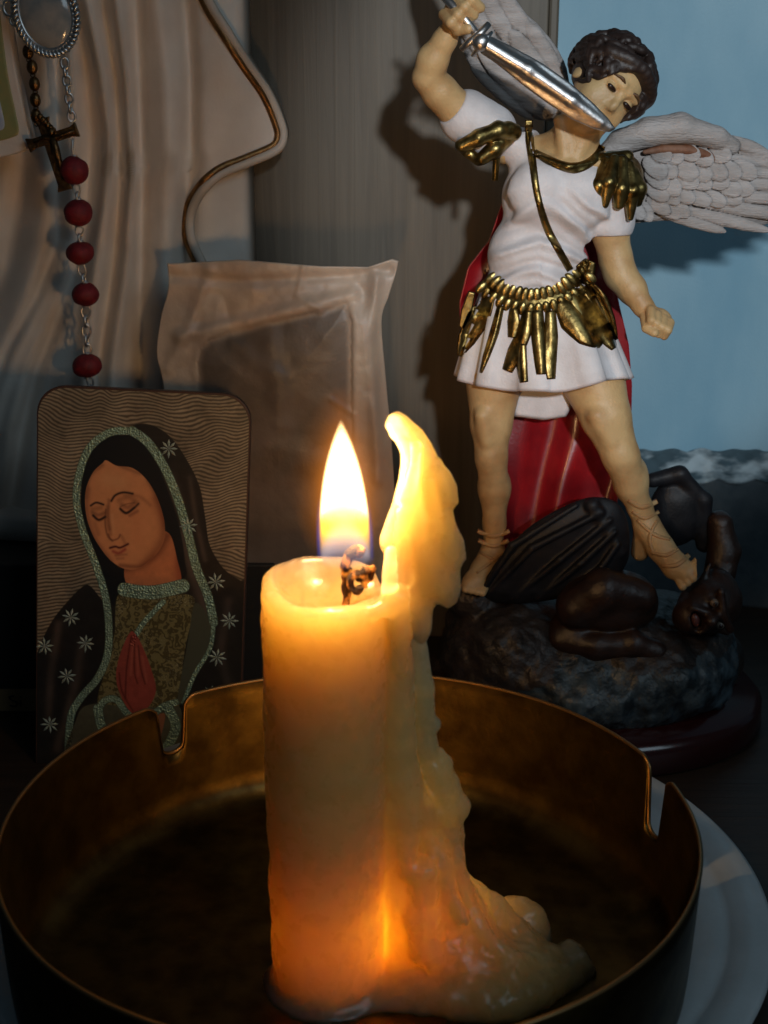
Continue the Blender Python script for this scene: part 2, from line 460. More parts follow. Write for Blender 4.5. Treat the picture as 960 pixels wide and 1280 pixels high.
def charmat():
    m = pbr('charred_wick', (0.03, 0.016, 0.012), 0.85, c2=(0.30, 0.13, 0.05), nscale=4, bump=0.06, bscale=14, cpos=(.50, .62))
    nt = m.node_tree; b = nt.nodes['Principled BSDF']      # glowing ember spots
    cr = N(nt, 'ShaderNodeValToRGB'); cr.color_ramp.elements[0].position = .52; cr.color_ramp.elements[1].position = .68
    cr.color_ramp.elements[0].color = (0, 0, 0, 1); cr.color_ramp.elements[1].color = (1.0, .34, .03, 1)
    nz = [n for n in nt.nodes if n.type == 'TEX_NOISE'][0]; nt.links.new(nz.outputs['Fac'], cr.inputs[0]); nt.links.new(cr.outputs[0], b.inputs['Emission Color']); b.inputs['Emission Strength'].default_value = .7
    return m
M['char'] = charmat()

# ------------------------------------------------------------------ setting
def big_box(name, lo, hi, mat, **kw):
    V, F = box(lo, hi); o = mesh_obj(name, V, F, mat, smooth=False); tag(o, **kw); return o
big_box('table', (-90, 4, -2.0), (90, 64.9, 0), M['table'], kind='structure')
WALLY = 58.0
big_box('wall', (-90, WALLY, -2.0), (90, WALLY + 4, 75), M['wall'], kind='structure')

# wooden post: plank front plus a narrow moulding on its right side
pl, pr = W(200, 300, 54)[0], W(676, 300, 54)[0]; pe = W(699, 60, 54)[0]
wp = thing('wooden_post', ((pl + pr) / 2, 55, 0), 'grey brown wooden board standing upright between robed statue and blue wall', 'post')
V, F = box((pl, 54, 0.0), (pr, 57.9, 60)); bevel(mesh_obj('board', V, F, M['wood'], wp, False), .06)
V, F = box((pr + .05, 54.35, 0.0), (pe, 57.9, 60)); bevel(mesh_obj('edge_strip', V, F, M['wood'], wp, False), .1)

# sheets painting the shade and lacy light along the foot of the wall
def wall_shade_sheets():
    t = thing('lace_cloth', (13, 57, 0), 'slate grey cloth with pale lace top edge hung along foot of blue wall', 'cloth')
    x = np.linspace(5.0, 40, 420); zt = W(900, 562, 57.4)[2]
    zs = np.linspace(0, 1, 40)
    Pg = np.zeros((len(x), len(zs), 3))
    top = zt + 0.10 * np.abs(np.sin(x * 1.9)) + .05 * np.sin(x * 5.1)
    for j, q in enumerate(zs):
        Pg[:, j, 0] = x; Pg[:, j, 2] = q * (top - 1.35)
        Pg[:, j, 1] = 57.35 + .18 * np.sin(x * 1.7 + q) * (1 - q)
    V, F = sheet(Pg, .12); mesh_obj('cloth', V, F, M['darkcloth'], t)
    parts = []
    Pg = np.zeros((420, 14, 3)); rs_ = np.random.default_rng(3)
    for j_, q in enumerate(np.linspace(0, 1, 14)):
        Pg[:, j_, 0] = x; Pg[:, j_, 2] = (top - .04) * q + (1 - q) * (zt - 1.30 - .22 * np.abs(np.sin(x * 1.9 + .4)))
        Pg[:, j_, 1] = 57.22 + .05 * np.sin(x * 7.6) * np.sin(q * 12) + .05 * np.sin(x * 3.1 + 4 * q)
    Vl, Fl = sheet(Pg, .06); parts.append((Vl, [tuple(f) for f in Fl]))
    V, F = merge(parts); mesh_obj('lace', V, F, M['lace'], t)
wall_shade_sheets()

# ------------------------------------------------------------------ plate and bowl
def lathe_fn(prof, c, nt=200, zt=None):
    th = np.arange(nt) / nt * 2 * math.pi
    V = np.array([[(c[0] + r * math.cos(a), c[1] + r * math.sin(a), z) for (r, z) in prof] for a in th])
    n, m = V.shape[:2]; F = []
    for i in range(n):
        i2 = (i + 1) % n
        for j in range(m - 1): F.append((i * m + j, i2 * m + j, i2 * m + j + 1, i * m + j + 1))
    return V.reshape(-1, 3), F
PC = (-0.2, 34.0)
def plate():
    prof = [(0.001, 0.0), (7, 0.0), (10.2, .10), (10.9, .60), (11.06, .86), (10.9, .98), (10.4, .96), (9.95, .84), (9.82, .78), (9.7, .80), (8.9, .62), (8.4, .40), (0.001, .32)]
    V, F = lathe_fn(prof, PC, 220)
    o = mesh_obj('plate', V, F, M['plate']); tag(o, 'round grey white plate under the brass bowl', 'plate')
plate()
BC = (-0.88, 31.15); BR = 8.95; BZ0, BZT = 0.55, 4.72
def bowl():
    nt = 1080; th = np.arange(nt) / nt * 2 * math.pi
    notches = []
    for px, py in ((212, 905), (826, 985)):
        p = W(px, py, 37.5); 
        # intersect the view ray with the wall cylinder near the rim height
        d = ray(px, py); best = None
        for t in np.arange(25, 50, .02):
            q = np.array(d) * t; r = math.hypot(q[0] - BC[0], q[1] - BC[1])
            if q[1] > 30 and abs(r - BR) < .03: best = q
        notches.append(math.atan2(best[1] - BC[1], best[0] - BC[0]))
    def top(a):
        z = BZT
        for na, dn in zip(notches, (1.75, 2.1)):
            d = (a - na + math.pi) % (2 * math.pi) - math.pi
            s = abs(d) * BR
            if s < 1.1:
                if s < .40: dep = dn - .33 + .33 * math.sqrt(max(0, 1 - (s / .42) ** 2))
                elif s < .50: dep = dn - .24 - (s - .40) / .10 * (dn - .50)
                else: dep = .26 * max(0, 1 - (s - .50) / .42) ** 2
                z -= dep
        return z
    rows_out = [(0.001, BZ0), (5.0, BZ0 - .0), (7.9, BZ0 + .02), (8.5, BZ0 + .25), (8.78, BZ0 + .7)]
    prof_n = None; V = []
    thick = .11
    for a in th:
        zt = top(a); col = []
        for r, z in rows_out: col.append((r, z))
        for q in np.linspace(0, 1, 9)[1:]:
            col.append((8.78 + (BR - 8.78) * q ** .7, min(BZ0 + .7 + (BZT - BZ0 - .7) * q, zt)))
        col.append((BR - .02, zt + .035)); col.append((BR - thick + .02, zt + .035)); col.append((BR - thick, zt))
        for q in np.linspace(1, 0, 9)[1:]:
            col.append((8.67 + (BR - thick - 8.67) * q ** .7, min(BZ0 + .75 + (BZT - BZ0 - .75) * q, zt)))
        col += [(8.4, BZ0 + .38), (7.8, BZ0 + .16), (5, BZ0 + .12), (2.5, BZ0 + .12), (0.001, BZ0 + .12)]
        V.append([(BC[0] + r * math.cos(a), BC[1] + r * math.sin(a), z) for r, z in col])
    V = np.array(V); n, m = V.shape[:2]; F = []
    i, j = np.meshgrid(np.arange(n), np.arange(m - 1), indexing='ij'); i = i.ravel(); j = j.ravel(); i2 = (i + 1) % n
    F = np.stack([i * m + j, i2 * m + j, i2 * m + j + 1, i * m + j + 1], 1)
    t = thing('brass_bowl', (BC[0], BC[1], BZ0), 'wide dull brass bowl with notched rim holding the lit candle', 'bowl')
    mesh_obj('bowl_wall', V.reshape(-1, 3), F, M['brass'], t)
    P = [(BC[0] + (BR - .055) * math.cos(a), BC[1] + (BR - .055) * math.sin(a), top(a) + .02) for a in list(th) + [th[0]]]
    Vt, Ft = tube(P, .062, 6, False, up=(0, 0, 1.0)); mesh_obj('rim', Vt, Ft, M['brassrim'], t)
bowl()

# ------------------------------------------------------------------ candle
CY = 29.9
cs = 33.0 / FOC           # cm per pixel near the candle
FLOORZ = BZ0 + .13
def candle():
    t = thing('candle', (-1.4, CY, FLOORZ), 'burning melted candle with tall curled wax fin standing in the brass bowl', 'candle')
    axx = W(405, 735, CY)[0]; ztop = W(405, 728, CY)[2]
    v = Vox((-3.6, 26.6, FLOORZ - .02), (6.6, 33.4, W(490, 505, CY)[2] + .2), 0.052)
    R = 1.47
    def body(P):
        r = np.hypot(P[..., 0] - axx, P[..., 1] - CY)
        th = np.arctan2(P[..., 1] - CY, P[..., 0] - axx)
        rr = R + .05 * np.sin(th * 2 + P[..., 2] * .25) * .6
        d1 = r - rr
        tilt = ztop + .17 * (P[..., 1] - CY) + .03 * (axx - P[..., 0]) + .03 * np.sin(th * 3)
        d2 = (P[..., 2] - tilt)
        k = .24; hh = np.maximum(k - np.abs(d1 - d2), 0) / k
        return np.maximum(d1, d2) + hh * hh * k * .25
    v.op(body, (axx - 1.7, CY - 1.7, FLOORZ - .5), (axx + 1.7, CY + 1.7, ztop + .6), .05)
    c = lambda px, py, dy=0: W(px, py, CY + dy)
    px = lambda n: n * cs
    # right side run of wax, thick strap down the side
    v.chain([(c(492, 735, .1), px(24)), (c(494, 830, .1), px(22)), (c(494, 930, .15), px(26)), (c(500, 1010, .2), px(34)), (c(505, 1100, .3), px(46)), (c(520, 1200, .5), px(60))], .18)
    v.chain([(c(523, 790, .7), px(10)), (c(526, 860, .7), px(16)), (c(528, 930, .7), px(18)), (c(535, 990, .8), px(20))], .15)
    # fin
    fin = [(482, 532), (486, 520), (497, 516), (510, 521), (527, 536), (541, 553), (549, 572), (562, 586), (572, 603), (575, 622), (567, 632),
           (569, 650), (577, 672), (580, 692), (571, 707), (574, 728), (570, 745), (559, 752), (546, 746), (542, 755), (540, 782), (536, 795), (526, 800),
           (516, 794), (512, 770), (500, 790), (478, 800), (462, 760), (462, 715), (468, 690), (480, 655), (489, 622), (498, 590), (500, 565), (494, 552), (487, 545)]
    fp = [(p[0], p[2]) for p in (W(a, b, CY + .35) for a, b in fin)]
    zb, zt = W(500, 720, CY)[2], W(500, 520, CY)[2]
    yf = lambda P: CY + .02 + .35 * np.clip((P[..., 2] - zb) / (zt - zb), 0, 1) ** 1.5 + .10 * np.sin(P[..., 0] * 5 + P[..., 2] * 2)
    v.poly(fp, CY + .2, .40, .36, .14, yfun=yf, shear=.6)
    # drips on the fin surface
    for (x0, y0, x1, y1, r0, r1, dy) in ((535, 600, 545, 660, 9, 13, .0), (556, 640, 562, 700, 9, 14, .05), (560, 700, 560, 738, 13, 13, .1), (520, 560, 512, 620, 8, 10, -.02),
                                         (503, 640, 505, 720, 10, 14, -.15), (528, 700, 528, 788, 12, 12, .1), (545, 580, 560, 615, 8, 11, .1), (492, 530, 503, 545, 9, 9, .3),
                                         (540, 655, 536, 720, 9, 12, -.1), (488, 690, 486, 760, 9, 12, -.55)):
        v.cone(c(x0, y0, dy - .08), c(x1, y1, dy - .08), px(r0), px(r1), .07)
    # front overhang lip on the right of the rim and its drip
    v.chain([(c(470, 765, -.9), px(10)), (c(497, 748, -.55), px(13)), (c(503, 790, -.45), px(14)), (c(500, 835, -.4), px(9))], .14)
    # lower mass
    v.chain([(c(540, 958, .8), px(26)), (c(553, 1010, .7), px(30)), (c(556, 1052, .7), px(24))], .12)
    v.chain([(c(535, 1050, .5), px(38)), (c(545, 1120, .3), px(48)), (c(570, 1190, .2), px(56)), (c(600, 1235, .1), px(58))], .2)
    v.chain([(c(575, 1110, .8), px(22)), (c(615, 1150, .9), px(30)), (c(650, 1190, .9), px(34)), (c(690, 1212, .6), px(30))], .15)
    v.ell(c(650, 1152, 2.1), (px(42), px(38), px(33)), .10)
    v.cone(c(668, 1170, 1.8), c(672, 1196, 1.4), px(26), px(22), .12)
    v.ell(c(713, 1203, .7), (px(30), px(30), px(30)), .10)
    v.cone(c(690, 1235, -.2), c(720, 1215, .4), px(30), px(26), .2)
    v.chain([(c(530, 1090, -.5), px(20)), (c(528, 1140, -.5), px(22)), (c(535, 1185, -.6), px(24))], .15)
    v.cone(c(560, 1060, .35), c(585, 1150, -.1), px(12), px(16), .2)
    v.cone(c(585, 1120, .35), c(640, 1215, -.1), px(10), px(15), .2)
    for x, y, rr_ in ((566, 1040, 17), (550, 962, 16), (586, 1128, 15), (610, 1140, 17), (650, 1178, 18), (540, 905, 11), (575, 1010, 13)):
        v.ell(c(x, y, .7), (px(rr_),) * 3, .10)
    for x, y, rr_ in ((590, 1072, 16), (562, 935, 10), (620, 1118, 12)): v.ell(c(x, y, .7), (px(rr_), px(30), px(rr_ * .7)), .08, mode='cut')
    for (a0, b0, a1, b1, a2, b2) in ((528, 1000, 545, 1075, 578, 1150), (545, 1070, 590, 1150, 640, 1205), (520, 1050, 538, 1130, 560, 1200), (505, 900, 508, 1000, 512, 1090)):
        v.chain([(c(a0, b0, .15), px(9)), (c(a1, b1, -.15), px(11)), (c(a2, b2, -.55), px(12))], .16)
    # pool on the bowl floor
    v.ell((1.2, CY - .0, FLOORZ + .1), (3.3, 1.4, .50), .3)
    v.ell((2.4, CY + .0, FLOORZ + .2), (2.3, 1.8, 1.0), .4)
    v.ell((-1.45, CY - .05, FLOORZ), (1.70, 1.72, .35), .25)
    # cup
    v.ell((axx, CY, ztop + .62), (1.36, 1.34, 1.30), .12, mode='cut')
    v.cone(c(420, 722, .0), c(470, 715, .1), .62, .62, .2, mode='cut')
    v.noise(.10, 1.1, 4)
    i0 = int((W(500, 950, CY)[0] - v.lo[0]) / v.h); k1 = int((W(500, 930, CY)[2] - v.lo[2]) / v.h)
    blk = v.f[i0:, :, :k1]; mm = np.abs(blk) < .3
    idx = np.argwhere(mm); Pq = (v.lo + (idx + [i0, 0, 0]) * v.h).astype(np.float32)
    ramp_ = np.clip(idx[:, 0] * v.h / .5, 0, 1) * np.clip((k1 - idx[:, 2]) * v.h / .6, 0, 1)
    blk[mm] += (ramp_ * (.13 * fbm(Pq * [1, 1, .6], 2.4, 3) + .05 * np.abs(fbm(Pq, 5, 2)))).astype(np.float32)
    v.f[:, :, 0] = 1.0
    V, F = v.mesh(1)
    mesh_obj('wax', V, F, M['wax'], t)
    # wick
    wp = spline([c(436, 790), c(434, 760), c(433, 735), c(431, 712), c(436, 695), c(446, 688), c(455, 692)], 6)
    rr = np.interp(np.arange(len(wp)), [0, 12, 18, 30, len(wp) - 1], [.085, .10, .13, .15, .10])
    parts = [tube(wp, rr, 10)]
    a = np.linspace(-.5, 2 * math.pi - .2, 26); cc = c(446, 727, -.12)
    parts.append(tube([cc + np.array((.20 * math.cos(q) * (1 - .08 * q), -.03 * q, .23 * math.sin(q) * (1 - .05 * q))) for q in a], .095, 8))
    parts.append(tube([c(447, 722, -.1), c(457, 713, -.15), c(469, 708, -.15)], [.10, .11, .07], 8))
    parts.append(tube([c(455, 728, -.1), c(463, 722, -.1), c(466, 712, -.1)], [.08, .10, .07], 8))
    V, F = merge(parts); V = np.array(V)
    V = V + (fbm(V.astype(np.float32), 5, 2) * .09)[:, None]
    mesh_obj('wick', V, F, M['char'], t)
    return t
cand = candle()

def flame():
    base = W(432, 700, CY); H = W(432, 522, CY)[2] - base[2]; R = 31.5 * cs
    m = bpy.data.materials.new('flame_gas'); m.use_nodes = True; nt = m.node_tree; L = nt.links
    for n in list(nt.nodes): nt.nodes.remove(n)
    out = N(nt, 'ShaderNodeOutputMaterial'); em = N(nt, 'ShaderNodeEmission')
    L.new(em.outputs[0], out.inputs['Volume'])
    tc = N(nt, 'ShaderNodeTexCoord'); sx = N(nt, 'ShaderNodeSeparateXYZ'); L.new(tc.outputs['Object'], sx.inputs[0])
    def mth(op, a, b=None, c=None, clamp=False):
        n = N(nt, 'ShaderNodeMath', operation=op); n.use_clamp = clamp
        for i, q in enumerate((a, b, c)):
            if q is None: continue
            if isinstance(q, (int, float)): n.inputs[i].default_value = q
            else: L.new(q, n.inputs[i])
        return n.outputs[0]
    z = mth('DIVIDE', sx.outputs[2], H * S)
    # slight lean
    xx = mth('ADD', sx.outputs[0], mth('MULTIPLY', z, 4.0 * cs * S))
    r = mth('SQRT', mth('ADD', mth('POWER', mth('ABSOLUTE', xx), 2.0), mth('POWER', mth('ABSOLUTE', sx.outputs[1]), 2.0)))
    r = mth('DIVIDE', r, R * S)
    prof = mth('MULTIPLY', mth('SUBTRACT', 1.0, mth('POWER', mth('MAXIMUM', z, 0.0), 2.7)), 1.0)
    prof = mth('MAXIMUM', prof, 0.0)
    d = mth('SUBTRACT', prof, r)                         # >0 inside
    inside = mth('MULTIPLY', d, 9.0, clamp=True)
    zz = mth('ADD', z, mth('MULTIPLY', mth('POWER', r, 2.0), 0.20))
    cr = N(nt, 'ShaderNodeValToRGB'); e = cr.color_ramp.elements
    e[0].position = 0.0; e[0].color = (0, 0, 0, 1)
    e[1].position = 1.0; e[1].color = (1.0, .62, .26, 1)
    for p, c in ((.10, (.004, .005, .010)), (.22, (.040, .034, .034)), (.31, (.14, .070, .006)), (.42, (.42, .205, .004)), (.455, (.50, .27, .03)), (.50, (1.0, .62, .26))):
        q = e.new(p); q.color = (*c, 1)
    L.new(zz, cr.inputs[0])
    c1 = N(nt, 'ShaderNodeMix', data_type='RGBA', blend_type='MULTIPLY'); c1.inputs[0].default_value = 1
    L.new(cr.outputs[0], c1.inputs[6])
    ii = N(nt, 'ShaderNodeCombineColor'); [L.new(inside, ii.inputs[k]) for k in range(3)]; L.new(ii.outputs[0], c1.inputs[7])
    sc1 = N(nt, 'ShaderNodeVectorMath', operation='SCALE'); L.new(c1.outputs[2], sc1.inputs[0]); sc1.inputs[3].default_value = 1500
    # blue mantle around the foot: thin shell at r ~ 1.1
    sh = mth('SUBTRACT', 1.0, mth('MULTIPLY', mth('ABSOLUTE', mth('SUBTRACT', r, mth('ADD', prof, .03))), 13.0), clamp=True)
    fz = mth('MULTIPLY', mth('SUBTRACT', 1.0, mth('MULTIPLY', mth('ABSOLUTE', mth('SUBTRACT', z, .17)), 3.6), clamp=True), sh)
    sc2 = N(nt, 'ShaderNodeVectorMath', operation='SCALE'); sc2.inputs[0].default_value = (.02, .12, .85); L.new(mth('MULTIPLY', fz, 70.0), sc2.inputs[3])
    # orange lens bloom round the flame, put in as glowing gas
    g = mth('EXPONENT', mth('MULTIPLY', mth('MAXIMUM', mth('MULTIPLY', d, -1.0), 0.0), -3.0))
    zf = mth('MULTIPLY', mth('MULTIPLY', mth('SUBTRACT', z, .05), 2.2, clamp=True), mth('MULTIPLY', mth('SUBTRACT', 1.22, z), 4.0, clamp=True))
    zf = mth('MULTIPLY', zf, mth('MULTIPLY', mth('SUBTRACT', 2.6, r), 1.0, clamp=True))
    sc3 = N(nt, 'ShaderNodeVectorMath', operation='SCALE'); sc3.inputs[0].default_value = (1.0, .27, .012); L.new(mth('MULTIPLY', mth('MULTIPLY', g, zf), 42.0), sc3.inputs[3])
    a1 = N(nt, 'ShaderNodeVectorMath', operation='ADD'); a2 = N(nt, 'ShaderNodeVectorMath', operation='ADD')
    L.new(sc1.outputs[0], a1.inputs[0]); L.new(sc2.outputs[0], a1.inputs[1]); L.new(a1.outputs[0], a2.inputs[0]); L.new(sc3.outputs[0], a2.inputs[1])
    L.new(a2.outputs[0], em.inputs['Color']); em.inputs['Strength'].default_value = 1
    # domain: a lathe a bit wider than the flame
    prof_ = [(0.001, 0)] + [(R * (2.6 - .3 * q) * math.sin(math.pi * min(1, q * .5 + .5)) ** .5 if q > .5 else R * (1.3 + 2.3 * q), H * 1.25 * q) for q in np.linspace(0, .98, 14)] + [(0.001, H * 1.25)]
    V, F = lathe_fn([(r_, z_) for r_, z_ in prof_], (0, 0), 28)
    V = np.array(V) * 1.0
    me_o = mesh_obj('flame', V, F, m)
    me_o.parent = cand
    me_o.location = Vector(base) * S - cand.location
    c0 = W(431, 620, CY)
    for k, (dz, p) in enumerate(((.0, .20), (.6, .40), (1.25, .40))):
        lo = lamp('flame_light', 'POINT', (c0[0], c0[1], c0[2] + dz), 0.165 * p, FLAME, shadow_soft_size=0.0028)
flame()
def added_stub_flame():
    """a low second flame burning on a wick stub in the melted wax behind the candle: it makes the candle's foot glow"""
    p = W(458, 1150, CY + 1.85); z0 = FLOORZ + .55
    t = thing('wick_stub', (p[0], p[1], FLOORZ), 'low wick stub with a small flame burning hidden behind foot of the tall candle', 'candle stub')
    V, F = lathe_fn([(0.001, FLOORZ - .02), (.62, FLOORZ - .02), (.60, z0 - .12), (.48, z0), (0.001, z0 - .08)], (p[0], p[1]), 28)
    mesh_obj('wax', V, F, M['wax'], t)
    V, F = tube([(p[0], p[1], z0 - .2), (p[0] + .01, p[1], z0 + .1), (p[0] + .05, p[1], z0 + .3)], [.06, .06, .04], 8); mesh_obj('wick', V, F, M['char'], t)
    m = bpy.data.materials.new('stub_flame_gas'); m.use_nodes = True; nt = m.node_tree; nt.nodes.clear()
    out = N(nt, 'ShaderNodeOutputMaterial'); em = N(nt, 'ShaderNodeEmission'); em.inputs[0].default_value = (1, .55, .16, 1); em.inputs[1].default_value = 500
    nt.links.new(em.outputs[0], out.inputs['Volume'])
    V, F = lathe_fn([(0.001, z0 + .12)] + [(.20 * math.sin(math.pi * q ** .7) ** .8, z0 + .12 + 1.1 * q) for q in np.linspace(.06, .96, 12)] + [(0.001, z0 + 1.22)], (p[0], p[1]), 16)
    mesh_obj('flame', V, F, m, t)  # added stub flame, unseen behind the candle
    lamp('stub_flame_light', 'POINT', (p[0], p[1], z0 + .75), 0.038, (1.0, .50, .14), shadow_soft_size=0.0020)  # added light for the orange glow at the candle's foot
added_stub_flame()

# ------------------------------------------------------------------ robed statue on the left
def robe():
    t = thing('robed_statue', (-9, 50, W(20, 640, 50)[2]), 'large cream robed statue with gold edged mantle behind the rosary', 'statue')
    zbot = W(20, 640, 50)[2]; ztop = W(200, -150, 50)[2]
    nz = 260
    py = np.linspace(-150, 640, nz)
    def xat(poly, y):
        p = np.array(poly, float); return np.interp(y, p[:, 1], p[:, 0])
    folds = [  # (poly (x,y), width px, amp cm)   + is towards the camera
        ([(100, -150), (108, 0), (125, 90), (136, 170), (130, 260), (118, 350), (105, 470), (100, 640)], 11, .55),
        ([(75, -150), (85, 0), (108, 90), (116, 170), (108, 260), (85, 350), (40, 470), (10, 640)], 12, -.50),
        ([(135, -150), (145, 0), (158, 100), (165, 220), (158, 330), (140, 460), (135, 640)], 10, .48),
        ([(125, -150), (128, 0), (144, 100), (151, 220), (142, 330), (122, 460), (115, 640)], 7, -.42),
        ([(165, -150), (170, 0), (176, 200), (176, 460), (170, 640)], 9, -.40),
        ([(190, -150), (196, 0), (206, 90), (210, 200), (206, 330), (200, 640)], 15, .38),
        ([(226, -150), (232, 0), (238, 90), (238, 200), (230, 290), (228, 640)], 10, -.55),
        ([(275, -150), (275, 0), (295, 120), (262, 200), (250, 640)], 26, .22),
        ([(50, -150), (48, 0), (60, 200), (62, 260), (20, 420), (-30, 520), (-60, 640)], 22, .42),
        ([(20, -150), (20, 0), (30, 200), (10, 330), (-40, 430), (-90, 640)], 16, -.4),
        ([(70, 250), (72, 300), (45, 370), (8, 440), (-20, 520), (-40, 640)], 9, -.33),
        ([(90, 200), (95, 300), (75, 370), (40, 450), (10, 540), (0, 640)], 10, .40),
    ]
    def depth(x, y):
        d = 50.0 + ((x - 120) / 230.0) ** 2 * 1.3
        for poly, wd, amp in folds:
            dx = x - xat(poly, y)
            d = d - amp * np.exp(-(dx / wd) ** 2)
        return d + .12 * np.sin(y / 46.0 + x / 31.0)
    def build(name, x0, xe, lift, nx=230, amp=1.0):
        Pg = np.zeros((nx, nz, 3)); Pb = np.zeros((nx, nz, 3))
        for j, y in enumerate(py):
            xs = np.linspace(x0, xe(y), nx); dd = depth(xs, y) - lift
            edge = np.clip((xe(y) - xs) / 10.0, 0, 1); dd = dd + (1 - np.sqrt(1 - (1 - edge) ** 2)) * .35
            for i in range(nx):
                Pg[i, j] = W(xs[i], y, dd[i])
                Pb[i, j] = (Pg[i, j, 0], 50.55 - lift + .5 + (.3 if lift > 0 else 2.6), Pg[i, j, 2])
        V, F = sheet(Pg, Pb); return mesh_obj(name, V, F, M['robe'], t)
    build('robe', -170, lambda y: float(np.interp(y, [-150, 0, 640], [296, 305, 322])), -.55)
    E = [(225, -150), (240, -60), (264, 0), (287, 38), (312, 78), (337, 114), (353, 150), (357, 172), (347, 190), (312, 206), (276, 221), (252, 245), (241, 272), (243, 300), (257, 330), (262, 400), (262, 640)]
    Es = spline(E, 12); Es = Es[np.argsort(Es[:, 1])]
    xe = lambda y: float(np.interp(y, Es[:, 1], Es[:, 0]))
    build('mantle', -165, xe, .0)
    ln = [p for p in spline(E[:15], 8)]
    def line(off, lift, r, mat, name):
        ps = []
        arr = np.array(ln); T = np.gradient(arr, axis=0); T /= np.linalg.norm(T, axis=1)[:, None]
        for (x, y), (tx, ty) in zip(arr, T):
            # inward normal (towards the robe)
            nx_, ny_ = -ty, tx
            X, Y_ = x + nx_ * off, y + ny_ * off
            X = min(X, xe(Y_) - 3)
            ps.append(W(X, Y_, float(depth(np.array([X]), Y_)[0]) - lift))
        V, F = tube(np.array(ps), r, 8, up=(0, 1, 0), flat=.6); mesh_obj(name, V, F, mat, t)
    line(3, .08, .17, M['robe'], 'hem')
    line(10, .05, .13, M['robetrim'], 'gold_trim')
    # front panel at the left, cream border and olive band round a pale blue field
    def panel(name, pts, y, th, mat):
        P = spline(pts, 6, True); A = [W(a, b, y) for a, b in P]; n = len(A)
        V = A + [a + np.array((0, th, 0)) for a in A]
        F = [tuple(range(n)), tuple(range(2 * n - 1, n - 1, -1))] + [(i, i + n, (i + 1) % n + n, (i + 1) % n) for i in range(n)]
        o = mesh_obj(name, V, F, mat, t, False); bevel(o, .05)
    panel('panel_border', [(-40, -60), (-5, -60), (6, 0), (18, 80), (30, 140), (38, 178), (30, 188), (0, 197), (-40, 200), (-60, 120)], 48.3, .8, M['robe'])
    panel('panel_band', [(-40, -60), (-14, -60), (-3, 0), (9, 90), (19, 140), (23, 165), (14, 172), (-10, 178), (-40, 180), (-50, 100)], 48.24, .3, M['green'])
    panel('panel_field', [(-40, 40), (-22, 60), (-8, 100), (2, 138), (5, 158), (-2, 164), (-20, 168), (-40, 168)], 48.18, .3, M['paleblue'])
    # base disc
    V, F = lathe_fn([(0.001, -1.0), (9.5, -1.0), (9.7, -.2), (9.3, 0), (0.001, 0)], (0, 0), 64); V = np.array(V) * [1.0, .3, 1] + [-10, 52.0, zbot + .02]
    mesh_obj('base', V, F, M['robe'], t)
robe()
# dark box the statue stands on
def dark_box():
    t = thing('dark_box', (-12, 48, 0), 'very dark box with a narrow tan label strip beside the picture card', 'box')
    zt = W(20, 640, 50)[2] - 1.02
    V, F = box((-24, 46.9, 0), (-4.0, 53.9, zt)); bevel(mesh_obj('box_body', V, F, M['box'], t, False), .08)
    a, b = W(-60, 868, 46.9), W(40, 902, 46.9)
    zb = max(b[2], .02)
    V, F = box((a[0] - 4, 46.86, zb), (b[0] + 3, 46.93, max(a[2], zb + .9))); mesh_obj('label_strip', V, F, M['strip'], t, False)
    zc = (zb + max(a[2], zb + .9)) / 2
    x0 = W(22, 880, 46.85)[0]
    parts = [tube(spline([(x0 - .1, 46.84, zc + .18), (x0 - .28, 46.84, zc + .14), (x0 - .2, 46.84, zc), (x0 - .02, 46.84, zc - .08), (x0 - .1, 46.84, zc - .24), (x0 - .3, 46.84, zc - .2)], 5), .035, 6),
             tube([(x0 + .12, 46.84, zc + .0), (x0 + .1, 46.84, zc - .22)], .035, 6), tube([(x0 + .14, 46.84, zc + .12), (x0 + .15, 46.84, zc + .15)], .04, 6)]
    V, F = merge(parts); mesh_obj('lettering', V, F, M['ink'], t)
dark_box()

